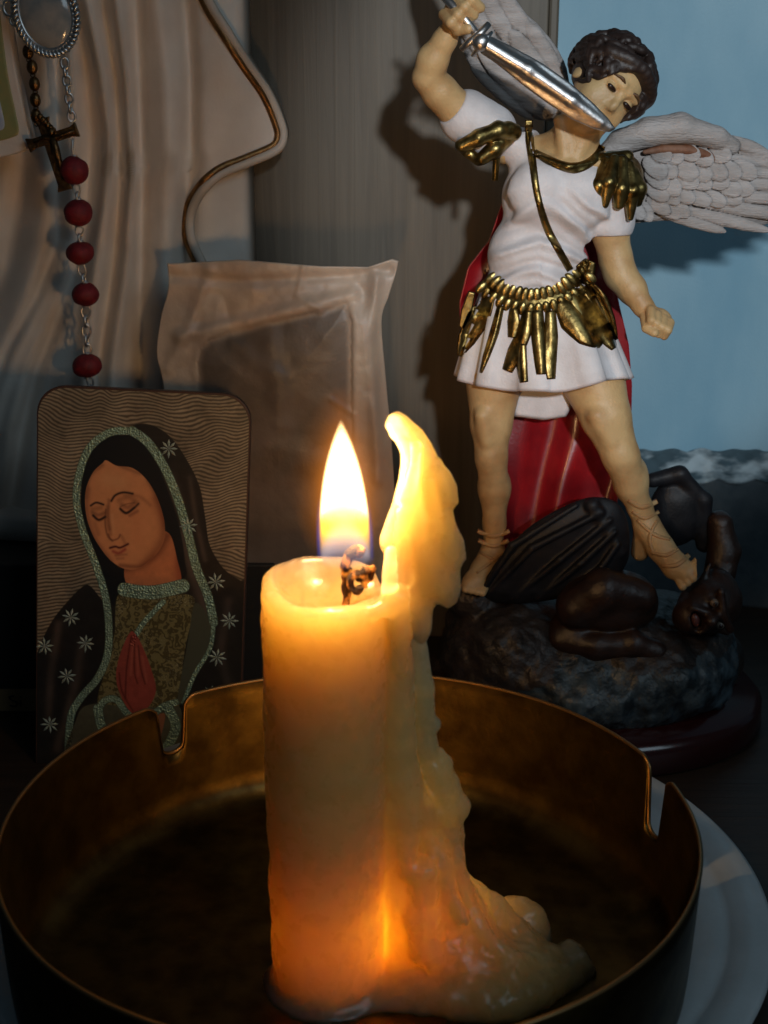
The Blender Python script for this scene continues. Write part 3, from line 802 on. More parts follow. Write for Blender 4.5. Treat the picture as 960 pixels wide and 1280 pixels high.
# ------------------------------------------------------------------ packet
def packet():
    t = thing('paper_packet', (-3, 47.5, 0), 'crumpled frosted packet with brown contents leaning behind the candle flame', 'packet')
    top = lambda x: np.interp(x, [195, 208, 300, 400, 460, 490, 500], [332, 330, 325, 333, 334, 324, 327])
    left = spline([(208, 320), (211, 345), (209, 366), (201, 395), (196, 440), (204, 480), (212, 560), (216, 700), (220, 900)], 6)
    right = spline([(499, 320), (494, 345), (486, 370), (477, 400), (482, 470), (490, 560), (494, 640), (496, 760), (498, 900)], 6)
    nx, ny = 200, 260
    Pg = np.zeros((nx, ny, 3)); Pb = np.zeros((nx, ny, 3))
    U = np.linspace(0, 1, nx)
    XY = np.zeros((nx, ny, 2)); 
    for j, q in enumerate(np.linspace(0, 1, ny)):
        y0 = 326 + q * 560
        xl = np.interp(y0, left[:, 1], left[:, 0]); xr = np.interp(y0, right[:, 1], right[:, 0])
        xs = xl + (xr - xl) * U
        tt = top(xs) - 326
        ys = y0 + tt * (1 - q) ** 6
        XY[:, j, 0] = xs; XY[:, j, 1] = ys
    X, Yp = XY[..., 0], XY[..., 1]
    inner = [(250, 436), (262, 424), (330, 404), (400, 388), (432, 380), (440, 400), (440, 520), (446, 640), (450, 890), (262, 890), (256, 640), (250, 500), (246, 455)]
    sd = poly_sd(X, Yp, np.array(inner, float))
    bulge = .85 * (1 - np.exp(np.minimum(sd, 0) / 30.0)) 
    P3 = np.stack([X / 62, Yp / 62, X * 0], -1).astype(np.float32)
    cr = fbm(P3, 1.0, 4) * .26
    ridge = np.abs(fbm(P3 + 9, .7, 3)) * .55
    def crease(pts, wd, amp):
        d = np.full(X.shape, 1e6)
        for (ax_, ay_), (bx_, by_) in zip(pts[:-1], pts[1:]):
            ex, ey = bx_ - ax_, by_ - ay_; tt_ = np.clip(((X - ax_) * ex + (Yp - ay_) * ey) / (ex * ex + ey * ey), 0, 1)
            d = np.minimum(d, np.hypot(X - ax_ - tt_ * ex, Yp - ay_ - tt_ * ey))
        return amp * np.exp(-(d / wd) ** 2)
    creases = (crease([(292, 428), (318, 452), (352, 470)], 10, .05) + crease([(336, 412), (340, 440), (352, 530)], 12, .06) + crease([(444, 385), (452, 440), (450, 540)], 12, .12)
               + crease([(470, 345), (464, 420), (472, 600)], 8, .13) + crease([(415, 500), (442, 518)], 4, .05) + crease([(215, 345), (300, 352), (420, 345), (486, 338)], 7, -.10)
               + crease([(225, 420), (330, 396), (440, 368)], 9, .16) + crease([(210, 460), (236, 410), (262, 340)], 8, .10) + crease([(380, 330), (372, 368), (400, 388)], 5, .08)
               + crease([(262, 600), (340, 560), (430, 590)], 20, .07) + crease([(300, 690), (380, 640), (440, 660)], 20, .07))
    edge = np.minimum(np.minimum(U[:, None], 1 - U[:, None]) * 12, 1)
    seam = .16 * np.exp(-((sd - 3) / 5) ** 2)
    calm = np.where(sd < 0, .30, .8); dep = 47.3 - bulge * .5 - (cr + ridge * .6) * edge * calm - seam * .25 - creases * 1.2
    # lean: the top leans back
    lean = (Yp - 326) / 560.0
    dep = dep + .6 * (1 - lean)
    for i in range(nx):
        for j in range(ny):
            Pg[i, j] = W(X[i, j], Yp[i, j], dep[i, j])
    Pg[..., 2] = np.maximum(Pg[..., 2], .03)
    Pb = Pg + np.array((0, .12, 0)) + (.9 * np.minimum(1, np.minimum(np.minimum(U, 1 - U)[:, None] * 5, np.linspace(0, 1, ny)[None] * 5)))[..., None] * np.array((0, 1., 0))
    V, F = sheet(Pg, Pb)
    m, nt, b = mat_new('packet_film'); L = nt.links
    at = N(nt, 'ShaderNodeAttribute', attribute_name='contents'); tc = N(nt, 'ShaderNodeTexCoord')
    nz = N(nt, 'ShaderNodeTexNoise'); nz.inputs['Scale'].default_value = 70; nz.inputs['Detail'].default_value = 8; L.new(tc.outputs['Object'], nz.inputs['Vector'])
    def ramp(c1, c2):
        cr_ = N(nt, 'ShaderNodeValToRGB'); cr_.color_ramp.elements[0].position = .35; cr_.color_ramp.elements[1].position = .65
        cr_.color_ramp.elements[0].color = (*c1, 1); cr_.color_ramp.elements[1].color = (*c2, 1); L.new(nz.outputs['Fac'], cr_.inputs[0]); return cr_.outputs[0]
    mx = N(nt, 'ShaderNodeMix', data_type='RGBA'); L.new(at.outputs['Fac'], mx.inputs[0])
    L.new(ramp((.58, .46, .35), (.46, .35, .27)), mx.inputs[6]); L.new(ramp((.10, .078, .060), (.16, .125, .10)), mx.inputs[7]); L.new(mx.outputs[2], b.inputs['Base Color'])
    b.inputs['Roughness'].default_value = .5; b.inputs['Coat Weight'].default_value = .12; b.inputs['Coat Roughness'].default_value = .3
    n2 = N(nt, 'ShaderNodeTexNoise'); n2.inputs['Scale'].default_value = 900; n2.inputs['Detail'].default_value = 4; L.new(tc.outputs['Object'], n2.inputs['Vector'])
    bp = N(nt, 'ShaderNodeBump'); bp.inputs['Distance'].default_value = .00012; L.new(n2.outputs['Fac'], bp.inputs['Height']); L.new(bp.outputs[0], b.inputs['Normal'])
    o = mesh_obj('wrapper', V, F, m, t)
    q = np.clip(.5 - (sd + 2) / 16, 0, 1); q = q * q * (3 - 2 * q)
    q = q * np.interp(X, [200, 400, 450], [1, .95, .75]) + (1 - q) * .35 * np.clip((X - 440) / 20, 0, 1)
    a_ = o.data.attributes.new('contents', 'FLOAT', 'POINT'); vals = np.zeros(len(V), np.float32); vals[:nx * ny] = q.ravel(); vals[nx * ny:] = .3
    a_.data.foreach_set('value', vals)
packet()

# ------------------------------------------------------------------ rosary
def link(p, q, r=.13, wire=.028, turn=0, mat='chain'):
    """an oval wire link from p to q"""
    p, q = np.array(p), np.array(q); c = (p + q) / 2; d = q - p; L_ = np.linalg.norm(d); d = d / L_
    s = np.cross(d, (0, 1, 0)); s /= np.linalg.norm(s); s2 = np.array((0, 1., 0))
    sv = s * math.cos(turn) + s2 * math.sin(turn)
    return ring(c, r, wire, sv, d, 16, 6, (L_ / 2) / r)
def rosary():
    RY = 48.0
    t = thing('rosary', W(95, 220, RY), 'hanging rosary of red beads with silver chain and oval medal, against the cream robe', 'rosary')
    k = RY / FOC
    mk = lambda name, parts, mat: mesh_obj(name, *merge(parts), mat, t)
    beads = [(93, 213, 17.5, 17.5), (98, 266, 17.5, 16.5), (100, 316, 17, 14), (107, 368, 17, 14.5), (109, 457, 18.5, 15)]
    for (x, y, rx, rz) in beads:
        V, F = sphere(W(x, y, RY), (rx * k, rx * k, rz * k), 26, 16); V = np.array(V)
        V = V + (fbm(V.astype(np.float32), 3, 2) * .05)[:, None]
        mesh_obj('bead', V, F, M['bead'], t)
    parts = []
    def chain(x0, y0, x1, y1, n, r=.11, wire=.03):
        for i in range(n):
            a, b = i / n, (i + 1.25) / n; b = min(b, 1.05)
            p = W(x0 + (x1 - x0) * a, y0 + (y1 - y0) * a, RY); q = W(x0 + (x1 - x0) * b, y0 + (y1 - y0) * b, RY)
            parts.append(link(p, q, r * 1.25, wire * 1.35, (i % 2) * 1.2 + .25))
    chain(80, 72, 90, 150, 7, .10, .035)
    chain(90, 150, 92, 198, 2, .06, .028)
    chain(95, 228, 98, 252, 2, .09); chain(99, 281, 100, 303, 2, .10); chain(101, 329, 106, 355, 2, .10)
    chain(107, 382, 109, 442, 5, .12, .032); chain(111, 470, 116, 492, 2, .08)
    for (x, y, rx, rz) in beads:
        for s_ in (-1, 1): parts.append(ring(W(x, y + s_ * (rz + .5), RY), .10, .03, (1, 0, 0), (0, 1, 0), 12, 5))
    mk('silver_chain', parts, M['chain'])
    # medallion
    MC = W(57, 16, 47.7); a1 = np.array((.96, 0, .2)); a2 = np.array((-.2, 0, .96))
    n = 62; rope = []
    for tw in (0, math.pi):
        q = np.linspace(0, 2 * math.pi, 420); pts = []
        for a in q:
            e = a1 * 1.02 * math.cos(a) + a2 * 1.34 * math.sin(a); d = e / np.linalg.norm(e)
            ph = a * 24 + tw
            pts.append(MC + e + .075 * (d * math.cos(ph) + np.array((0, 1, 0)) * math.sin(ph)))
        rope.append(tube(pts, .062, 7, False))
    o = mk('medal_rim', rope, M['chain']); o['label'] = 'twisted rope rim of the oval medal'
    V, F = ring(MC, .9, .06, a1, a2, 48, 8, 1.32); mesh_obj('medal_bezel', V, F, M['chain'], t)
    V, F = sphere(MC + np.array((0, .12, 0)), (.93, .33, 1.22), 40, 24, np.array((a1, (0, 1, 0), a2)).T)
    m = pbr('mottled_grey_stone', (0.17, 0.20, 0.22), 0.12, c2=(0.34, 0.33, 0.30), nscale=1.3, coat=.6, cpos=(.38, .62), detail=8)
    mesh_obj('medal_stone', V, F, m, t)
    mk('link_ring', [ring(W(12, 10, 47.8), .2, .05, (1, 0, 0), (0, 0, 1), 16, 6, 1.2), ring(W(17, 26, 47.8), .12, .04, (1, 0, 0), (0, 0, 1), 14, 6, 1.2)], M['chain'])
rosary()
def crucifix():
    Y = 48.05
    t = thing('bronze_crucifix', W(65, 190, Y), 'small dark bronze crucifix on its own beaded chain behind top red bead', 'crucifix')
    a, b = W(52, 148, Y), W(82, 238, Y)
    ax = (b - a) / np.linalg.norm(b - a); 
    def bar(p, q, w, th):
        p, q = np.array(p), np.array(q); d = (q - p) / np.linalg.norm(q - p); s = np.cross(d, (0, 1, 0)); s /= np.linalg.norm(s); y = np.array((0, th, 0)); V = []
        for e, ww in ((p, w * 1.25), (p + d * .22, w * .85), (q - d * .22, w * .85), (q, w * 1.25)):
            V += [e - s * ww - y, e + s * ww - y, e + s * ww + y, e - s * ww + y]
        F = [(0, 1, 2, 3), (12, 15, 14, 13)]
        for i in range(3):
            for j in range(4): F.append((i * 4 + j, i * 4 + (j + 1) % 4, i * 4 + 4 + (j + 1) % 4, i * 4 + 4 + j)[::-1])
        return V, F
    V, F = merge([bar(a, b, .22, .09), bar(W(35, 182, Y - .02), W(97, 162, Y - .02), .2, .1)])
    bevel(mesh_obj('cross', V, F, M['bronze'], t, False), .03)
    c = lambda x, y, d=-.18: W(x, y, Y + d)
    fig = [sphere(c(64, 165), (.12, .1, .14)), tube([c(42, 178), c(56, 172), c(66, 174), c(80, 168), c(92, 164)], [.045, .06, .08, .06, .045], 8), tube([c(66, 172), c(70, 188), c(75, 205), c(80, 224)], [.12, .14, .10, .06], 8)]
    mesh_obj('figure', *merge(fig), M['bronze'], t)
    parts = []
    for i, (x, y) in enumerate(((35, 65), (40, 84), (43, 105), (44, 125), (45, 145))):
        parts.append(sphere(W(x, y, Y), (.19, .16, .25), 10, 8)); parts.append(ring(W(x + 1, y + 10, Y), .07, .025, (1, 0, 0), (0, 0, 1), 10, 5))
    for i in range(6): parts.append(sphere(W(50 + i * 3.2, 146 + 3.4 * i, Y - .1), .12, 8, 6))
    mesh_obj('beaded_chain', *merge(parts), M['bronze'], t)
crucifix()

# ------------------------------------------------------------------ printed card
def card():
    xl = lambda y: 47.5 - 10.5 * (y - 487) / 473.0
    xr = lambda y: 313.0 - 6.0 * (y - 487) / 473.0
    Wd, Hd = 620, 1110
    Y1 = 960.0
    def C(p):
        p = np.atleast_2d(np.array(p, float)); x, y = p[:, 0], p[:, 1]
        return np.stack([(x - xl(y)) / (xr(y) - xl(y)) * Wd, (y - 487) / (Y1 - 487) * Hd], 1)
    gx, gy = np.meshgrid(np.arange(Wd) + .5, np.arange(Hd) + .5)
    gx = gx.astype(np.float32); gy = gy.astype(np.float32)
    img = np.zeros((Hd, Wd, 3), np.float32); spark = np.zeros((Hd, Wd), np.float32)
    P0 = np.stack([gx / 60, gy / 60, gx * 0], -1)
    nz1 = fbm(P0, 1.0, 4); nz2 = fbm(P0 + 5, 4.0, 3); fine = rng.random((Hd, Wd)).astype(np.float32) - .5
    def sd(pts, smooth=True, closed=True):
        q = C(pts)
        if smooth: q = spline(q, 7, closed)
        return poly_sd(gx, gy, q)
    def line_d(pts, smooth=True):
        q = C(pts)
        if smooth: q = spline(q, 7)
        d = np.full(gx.shape, 1e6, np.float32)
        for a, b in zip(q[:-1], q[1:]):
            ab = b - a; t = np.clip(((gx - a[0]) * ab[0] + (gy - a[1]) * ab[1]) / max(ab @ ab, 1e-6), 0, 1)
            d = np.minimum(d, (gx - a[0] - t * ab[0]) ** 2 + (gy - a[1] - t * ab[1]) ** 2)
        return np.sqrt(d)
    def put(mask, col):
        nonlocal img
        col = np.asarray(col, np.float32)
        if col.ndim == 1: col = col[None, None]
        img = img * (1 - mask[..., None]) + col * mask[..., None]
    def soft(d, w=1.2): return np.clip(.5 - d / w, 0, 1)
    # background: wavy golden rays
    cx, cy = Wd * .52, Hd * .40
    rad = gy + 6 * np.sin(gx / 24 + .004 * gy + 5 * vnoise(P0, .5, 3)) * (1 + .6 * np.sin(gy / 130)) + 14 * vnoise(P0, .35, 8) + .00035 * (gx - cx) ** 2 * np.sign(gy - cy) * -1 + 6 * nz1
    ph = rad / 10.0 * 2 * math.pi
    wv = np.clip(.5 + .8 * np.sin(ph + .6 * nz1 * 3), 0, 1)
    bg = np.array((.075, .058, .038), np.float32) + wv[..., None] * np.array((.21, .18, .125), np.float32)
    bg = bg * (1 + .5 * nz1[..., None] + .25 * nz2[..., None])
    img[:] = bg
    # dark mantle
    mant = [(118, 552), (150, 540), (170, 529), (190, 529), (212, 541), (232, 566), (250, 600), (258, 640), (264, 672), (282, 700), (304, 714), (316, 722), (318, 965), (20, 965), (30, 880), (40, 825), (58, 782), (84, 748), (108, 728), (128, 742), (100, 640)]
    m = soft(sd(mant), 2)
    mc = np.array((.016, .014, .012), np.float32) * (1 + .4 * nz2[..., None])
    fold = np.exp(-(line_d([(212, 590), (228, 640), (240, 700), (262, 760)]) / 16) ** 2) + .7 * np.exp(-(line_d([(238, 590), (246, 640), (258, 690)]) / 8) ** 2) \
        + .8 * np.exp(-(line_d([(70, 780), (60, 840), (55, 900)]) / 12) ** 2) + .8 * np.exp(-(line_d([(100, 800), (92, 850), (66, 940)]) / 13) ** 2) + .6 * np.exp(-(line_d([(290, 740), (280, 800), (290, 850)]) / 14) ** 2)
    mc = mc + fold[..., None] * np.array((.055, .038, .030), np.float32) * (1 + .9 * nz1[..., None])
    put(m, mc)
    # hair and veil shade
    put(soft(sd([(165, 540), (132, 545), (108, 572), (101, 620), (110, 670), (130, 730), (140, 752), (152, 742), (160, 722), (228, 716), (232, 690), (222, 640), (205, 595), (186, 560)]), 2), (.007, .008, .010))
    # neck then face
    neck = soft(sd([(160, 690), (158, 724), (190, 730), (226, 722), (222, 690), (212, 660), (190, 660)]), 2)
    put(neck, np.array((.52, .19, .08), np.float32) * (1 + .2 * nz2[..., None]))
    put(neck * np.exp(-(line_d([(158, 706), (176, 700), (196, 686), (210, 662)]) / 13) ** 2) * .75, (.15, .045, .022))
    put(neck * np.exp(-(line_d([(224, 690), (226, 722)]) / 14) ** 2) * .6, (.22, .03, .02))
    face = soft(sd([(128, 578), (116, 590), (107, 612), (107, 640), (115, 665), (127, 684), (140, 698), (156, 706), (172, 705), (190, 692), (204, 672), (206, 648), (198, 620), (184, 596), (166, 582), (146, 580), (133, 574)]), 2)
    fc = np.array((.60, .265, .115), np.float32) * (1 + .10 * nz2[..., None])
    put(face, fc)
    def shade(pts, w, a, col): put(face * np.exp(-(line_d(pts) / w) ** 2) * min(1, a * 1.25), col)
    shade([(196, 618), (206, 650), (200, 676), (180, 700)], 16, .6, (.26, .085, .035))
    shade([(110, 610), (108, 640), (118, 670), (138, 697)], 9, .5, (.28, .10, .05))
    shade([(134, 630), (134, 650), (138, 664)], 6, .45, (.27, .10, .045))
    shade([(148, 622), (160, 618), (170, 622)], 8, .5, (.30, .12, .05))
    shade([(115, 634), (126, 632)], 7, .5, (.30, .12, .05))
    shade([(170, 640), (172, 668)], 16, .35, (.58, .22, .09))
    shade([(140, 640), (142, 662)], 3.5, .5, (.62, .32, .15))
    shade([(150, 600), (134, 598)], 22, .55, (.62, .32, .15)); shade([(182, 640), (176, 660)], 14, .45, (.62, .27, .12)); shade([(124, 660), (128, 672)], 7, .35, (.58, .26, .12))
    shade([(186, 596), (200, 622), (207, 650)], 9, .55, (.20, .065, .03)); shade([(128, 580), (112, 594), (106, 620)], 7, .5, (.22, .08, .035)); shade([(150, 580), (175, 588)], 6, .45, (.22, .08, .035))
    shade([(150, 702), (176, 702), (194, 690)], 7, .6, (.19, .055, .028))
    shade([(139, 623), (144, 616), (154, 612), (166, 613)], 3.2, 1, (.07, .03, .018))
    shade([(113, 630), (120, 626), (129, 628)], 3.0, 1, (.08, .03, .02))
    shade([(151, 633), (158, 637), (168, 630), (173, 625)], 4.0, 1, (.055, .02, .013))
    shade([(116, 642), (123, 647), (131, 643)], 4.0, 1, (.055, .02, .013))
    shade([(150, 630), (158, 626), (168, 624)], 2.0, .5, (.16, .06, .03))
    shade([(135, 664), (139, 671), (147, 669), (150, 664)], 2.8, .65, (.20, .06, .03))
    shade([(137, 681), (144, 679), (150, 680), (160, 675)], 3.4, 1, (.16, .025, .02))
    shade([(141, 685), (148, 687), (156, 682)], 5.0, .9, (.36, .07, .045))
    shade([(146, 694), (154, 693)], 4.5, .4, (.28, .10, .05))
    shade([(152, 627), (160, 630), (168, 624)], 7, .45, (.16, .055, .03)); shade([(115, 638), (123, 641), (130, 638)], 6, .5, (.16, .055, .03)); shade([(132, 634), (131, 650), (134, 666), (140, 672)], 3.2, .6, (.17, .06, .03))
    # deepen the modelling of the face with a few long soft strokes
    for pts, w_, a_, c_ in (([(156, 616), (174, 616), (188, 626)], 6, .35, (.24, .085, .04)), ([(136, 622), (135, 640), (137, 658)], 5, .45, (.19, .06, .028)), ([(162, 640), (172, 634)], 5, .5, (.18, .055, .028)),
                            ([(152, 666), (156, 674)], 6, .35, (.24, .08, .035)), ([(144, 690), (158, 688)], 4, .35, (.18, .055, .026)), ([(118, 652), (122, 664)], 8, .35, (.26, .09, .04))):
        shade(pts, w_, a_, c_)
    shade([(139, 623), (144, 616), (154, 612), (166, 613)], 2.8, 1, (.035, .014, .010)); shade([(113, 630), (120, 626), (129, 628)], 2.6, 1, (.04, .016, .012))
    shade([(150, 632), (158, 637), (168, 630)], 3.2, 1, (.022, .010, .008)); shade([(116, 642), (123, 647), (131, 643)], 3.2, 1, (.022, .010, .008))
    shade([(137, 681), (144, 679), (150, 680), (160, 675)], 2.4, 1, (.07, .010, .010))
    put(face * np.clip(fine * 2 - .5, 0, 1) * .12, (.2, .08, .04))
    # dress
    dr = soft(sd([(146, 742), (165, 735), (238, 735), (243, 757), (234, 800), (224, 865), (205, 900), (150, 905), (120, 880), (132, 830), (142, 790)]), 2)
    pat = np.clip(.5 + 1.6 * np.sin(nz1 * 14 + nz2 * 9), 0, 1)
    put(dr, np.array((.075, .060, .022), np.float32) + pat[..., None] * np.array((.13, .115, .05), np.float32))
    spark += dr * .45 * (fine > .30); put(dr * (fine > .462) * np.clip(nz1 * 3 + .3, 0, 1), (.62, .62, .46))
    # lining between dress and border at the right
    put(soft(sd([(246, 745), (266, 770), (262, 808), (246, 840), (230, 872), (224, 868), (236, 800)]), 2), np.array((.07, .075, .050), np.float32))
    gcol = np.array((.24, .36, .27), np.float32) * (1 + .35 * nz2[..., None] + .5 * fine[..., None])
    def band(pts, w):
        nonlocal spark
        d = line_d(pts); k = soft(d - w, 2.5); put(k, gcol); put(soft(np.abs(d - w) - 1.1, 1.6) * .5, (.035, .05, .03)); spark = np.maximum(spark, k)
    band([(168, 537), (138, 540), (112, 560), (99, 592), (95, 625), (103, 662), (117, 698), (130, 738), (135, 778), (133, 815), (120, 846), (98, 872), (84, 900), (80, 960)], 11)
    band([(165, 537), (184, 549), (204, 576), (221, 612), (235, 655), (247, 700), (262, 735), (270, 768)], 13)
    band([(270, 764), (266, 800), (246, 836), (232, 872)], 6.5)
    band([(155, 732), (190, 734), (230, 724)], 20)
    band([(205, 745), (178, 775), (165, 800)], 8)
    # lower drapes and cuffs
    put(soft(sd([(92, 900), (110, 880), (150, 880), (200, 880), (228, 880), (232, 965), (84, 965)]), 2), np.array((.085, .085, .055), np.float32) * (1 + .3 * nz2[..., None]))
    band([(120, 890), (128, 875), (144, 872), (160, 890), (186, 892), (206, 878), (222, 872)], 10)
    band([(120, 885), (124, 905), (136, 925)], 14)
    band([(212, 880), (222, 905), (206, 940)], 15)
    put(soft(sd([(196, 895), (208, 888), (204, 912), (196, 935)]), 2), (.30, .12, .06))
    # praying hands
    hd = soft(sd([(162, 786), (170, 788), (180, 806), (190, 832), (196, 858), (186, 880), (170, 890), (160, 884), (148, 862), (144, 840), (150, 812)]), 2)
    put(hd, np.array((.33, .065, .045), np.float32) * (1 + .2 * nz2[..., None]))
    for pts in ([(164, 790), (158, 830), (156, 870)], [(168, 800), (168, 835), (172, 850)], [(173, 802), (176, 830), (182, 850)], [(148, 838), (152, 862), (166, 886)]):
        put(hd * np.exp(-(line_d(pts) / 3.0) ** 2) * .75, (.10, .015, .012))
    for pts in ([(166, 800), (163, 840)], [(171, 806), (173, 840)], [(178, 815), (184, 848)]):
        put(hd * np.exp(-(line_d(pts) / 3.6) ** 2) * .5, (.46, .13, .08))
    img = np.clip(img * (1 + .12 * fine[..., None]), 0, 1)
    rgba = np.concatenate([img, np.clip(spark, 0, 1)[..., None]], -1)[::-1]
    im = bpy.data.images.new('card_print', Wd, Hd, alpha=True, float_buffer=True)
    im.colorspace_settings.name = 'Non-Color'
    im.alpha_mode = 'CHANNEL_PACKED'
    im.pixels.foreach_set(np.ascontiguousarray(rgba, np.float32).ravel()); im.update()
    # material
    m_, nt, b = mat_new('printed_card_face'); L = nt.links
    uv = N(nt, 'ShaderNodeUVMap'); tx = N(nt, 'ShaderNodeTexImage'); tx.image = im; L.new(uv.outputs[0], tx.inputs[0])
    L.new(tx.outputs['Color'], b.inputs['Base Color'])
    b.inputs['Roughness'].default_value = .42
    vo = N(nt, 'ShaderNodeTexVoronoi'); vo.inputs['Scale'].default_value = 1500
    tc = N(nt, 'ShaderNodeTexCoord'); L.new(tc.outputs['Object'], vo.inputs['Vector'])
    mt = N(nt, 'ShaderNodeMath', operation='MULTIPLY'); mt.inputs[1].default_value = .55; L.new(tx.outputs['Alpha'], mt.inputs[0]); L.new(mt.outputs[0], b.inputs['Metallic'])
    bp = N(nt, 'ShaderNodeBump'); bp.inputs['Distance'].default_value = .0004; L.new(vo.outputs['Distance'], bp.inputs['Height']); L.new(tx.outputs['Alpha'], bp.inputs['Strength'])
    L.new(bp.outputs[0], b.inputs['Normal'])
    # block in card space: origin bottom centre, u right, n to the viewer, up along the card
    TL, TR = W(47.5, 487, 44.6), W(313, 487, 44.6)
    yb = 42.75
    BL, BRr = W(37, Y1, yb), W(307, Y1, yb)
    up = ((TL + TR) - (BL + BRr)) / 2; Hc = np.linalg.norm(up); up /= Hc
    Bc = (BL + BRr) / 2; U = (TR - TL); U = U - up * (U @ up); Wc = np.linalg.norm(TR - TL) * 1.01; U /= np.linalg.norm(U)
    Nn = np.cross(U, up)                    # towards the viewer
    if Nn[1] > 0: Nn = -Nn
    t = thing('picture_card', Bc, 'upright rounded picture card of a veiled woman praying in dark starred mantle', 'picture card')
    def pt(a, h, d=0): return Bc + U * a + up * h + Nn * d
    # outline with round upper corners
    rad_ = .95; out = [(-Wc / 2, 0), (Wc / 2, 0)]
    for a in np.linspace(0, math.pi / 2, 12): out.append((Wc / 2 - rad_ + rad_ * math.cos(a), Hc - rad_ + rad_ * math.sin(a)))
    for a in np.linspace(math.pi / 2, math.pi, 12): out.append((-Wc / 2 + rad_ + rad_ * math.cos(a), Hc - rad_ + rad_ * math.sin(a)))
    n = len(out)
    V = [pt(a, h, 0) for a, h in out] + [pt(a, h, -.42) for a, h in out]
    F = [tuple(range(n)), tuple(range(2 * n - 1, n - 1, -1))] + [(i, i + n, (i + 1) % n + n, (i + 1) % n) for i in range(n)]
    bevel(mesh_obj('backing', V, F, M['cardedge'], t, False), .03)
    ins = [(a * .985, h * .993 + .02) for a, h in out]
    V = [pt(a, h, .012) for a, h in ins] + [pt(a, h, -.02) for a, h in ins]
    o = mesh_obj('print', V, [tuple(range(n)), tuple(range(2 * n - 1, n - 1, -1))] + [(i, i + n, (i + 1) % n + n, (i + 1) % n) for i in range(n)], m_, t, False)
    uvl = o.data.uv_layers.new(name='UVMap')
    uvs = [(a / Wc + .5, h / Hc) for a, h in ins] * 2
    for l in o.data.loops: uvl.data[l.index].uv = uvs[l.vertex_index]
    def toc(x, y):
        c = C((x, y))[0]; return (c[0] / Wd - .5) * Wc, (1 - c[1] / Hd) * Hc
    for q, (x, y) in enumerate(((211, 556), (236, 649), (272, 717), (290, 765), (275, 812), (86, 770), (105, 802), (52, 808), (80, 845), (57, 908), (268, 860))):
        a0, h0 = toc(x, y); parts = []
        for k in range(8):
            an = k * math.pi / 4 + .2 * math.sin(q); l = .30 + .05 * random.random(); d = (math.cos(an), math.sin(an)); s = (-d[1], d[0])
            Vv = [pt(a0, h0, .012), pt(a0 + d[0] * l * .6 + s[0] * .045, h0 + d[1] * l * .6 + s[1] * .045, .012), pt(a0 + d[0] * l, h0 + d[1] * l, .012), pt(a0 + d[0] * l * .6 - s[0] * .045, h0 + d[1] * l * .6 - s[1] * .045, .012), pt(a0 + d[0] * l * .5, h0 + d[1] * l * .5, .05)]
            parts.append((Vv, [(0, 1, 4), (1, 2, 4), (2, 3, 4), (3, 0, 4), (0, 3, 2, 1)]))
        mesh_obj('star', *merge(parts), M['glitter'], t, False)
card()

# ------------------------------------------------------------------ winged warrior statue
SY = 46.0; K = SY / FOC
def A(x, y, dy=0.0): return W(x, y, SY + dy)
def snapper(*meshes):
    V = []; F = []
    for v, f in meshes:
        o = len(V); V.extend([tuple(q) for q in np.asarray(v)]); F.extend([tuple(int(i) + o for i in q) for q in f])
    bvh = BVHTree.FromPolygons(V, F); org = Vector((0, 0, CAMZ))
    def snap(x, y, lift=0.0, dflt=-1.0):
        d = ray(x, y); h = bvh.ray_cast(org, d)
        if h[0] is None: return np.array(A(x, y, dflt))
        return np.array(h[0] - d * lift)
    return snap
def ribbon(snap, pts, wd, th=.05, lift=.02, n=6, dflt=-1.0, ridge=0.0):
    """a raised band that follows the surface; pts px centres, wd px widths"""
    P = spline(pts, n); Wd = np.interp(np.linspace(0, 1, len(P)), np.linspace(0, 1, len(wd)), wd)
    T = np.gradient(P, axis=0); T /= np.maximum(np.linalg.norm(T, axis=1), 1e-6)[:, None]; Nn = np.stack([-T[:, 1], T[:, 0]], 1)
    m = 7; V = []
    for i in range(len(P)):
        for j in range(m):
            s = j / (m - 1) * 2 - 1; q = P[i] + Nn[i] * s * Wd[i] / 2
            e = math.sqrt(max(0, 1 - s * s))
            V.append(snap(q[0], q[1], lift - .03 + th * e + ridge * math.exp(-(s / .25) ** 2), dflt))
    V = np.array(V); nb = len(V); VB = V + np.array((0, th + .06, 0))
    F = []
    for i in range(len(P) - 1):
        for j in range(m - 1):
            a = i * m + j; F.append((a, a + m, a + m + 1, a + 1)); F.append((a + nb, a + 1 + nb, a + m + 1 + nb, a + m + nb))
        F.append((i * m, i * m + nb, (i + 1) * m + nb, (i + 1) * m)); a = i * m + m - 1; F.append((a, a + m, a + m + nb, a + nb))
    F.append(tuple(range(m)) + tuple(nb + k for k in range(m - 1, -1, -1))); o = (len(P) - 1) * m
    F.append(tuple(o + nb + k for k in range(m)) + tuple(o + k for k in range(m - 1, -1, -1)))
    return list(V) + list(VB), F
def rotm(a, b=None):
    """columns: long axis a, thickness axis, width axis"""
    a = np.array(a, float); a /= np.linalg.norm(a); y = np.array((0, 1., 0)) if b is None else np.array(b, float)
    y = y - a * (a @ y); y /= np.linalg.norm(y); return np.stack([a, y, np.cross(a, y)], 1)

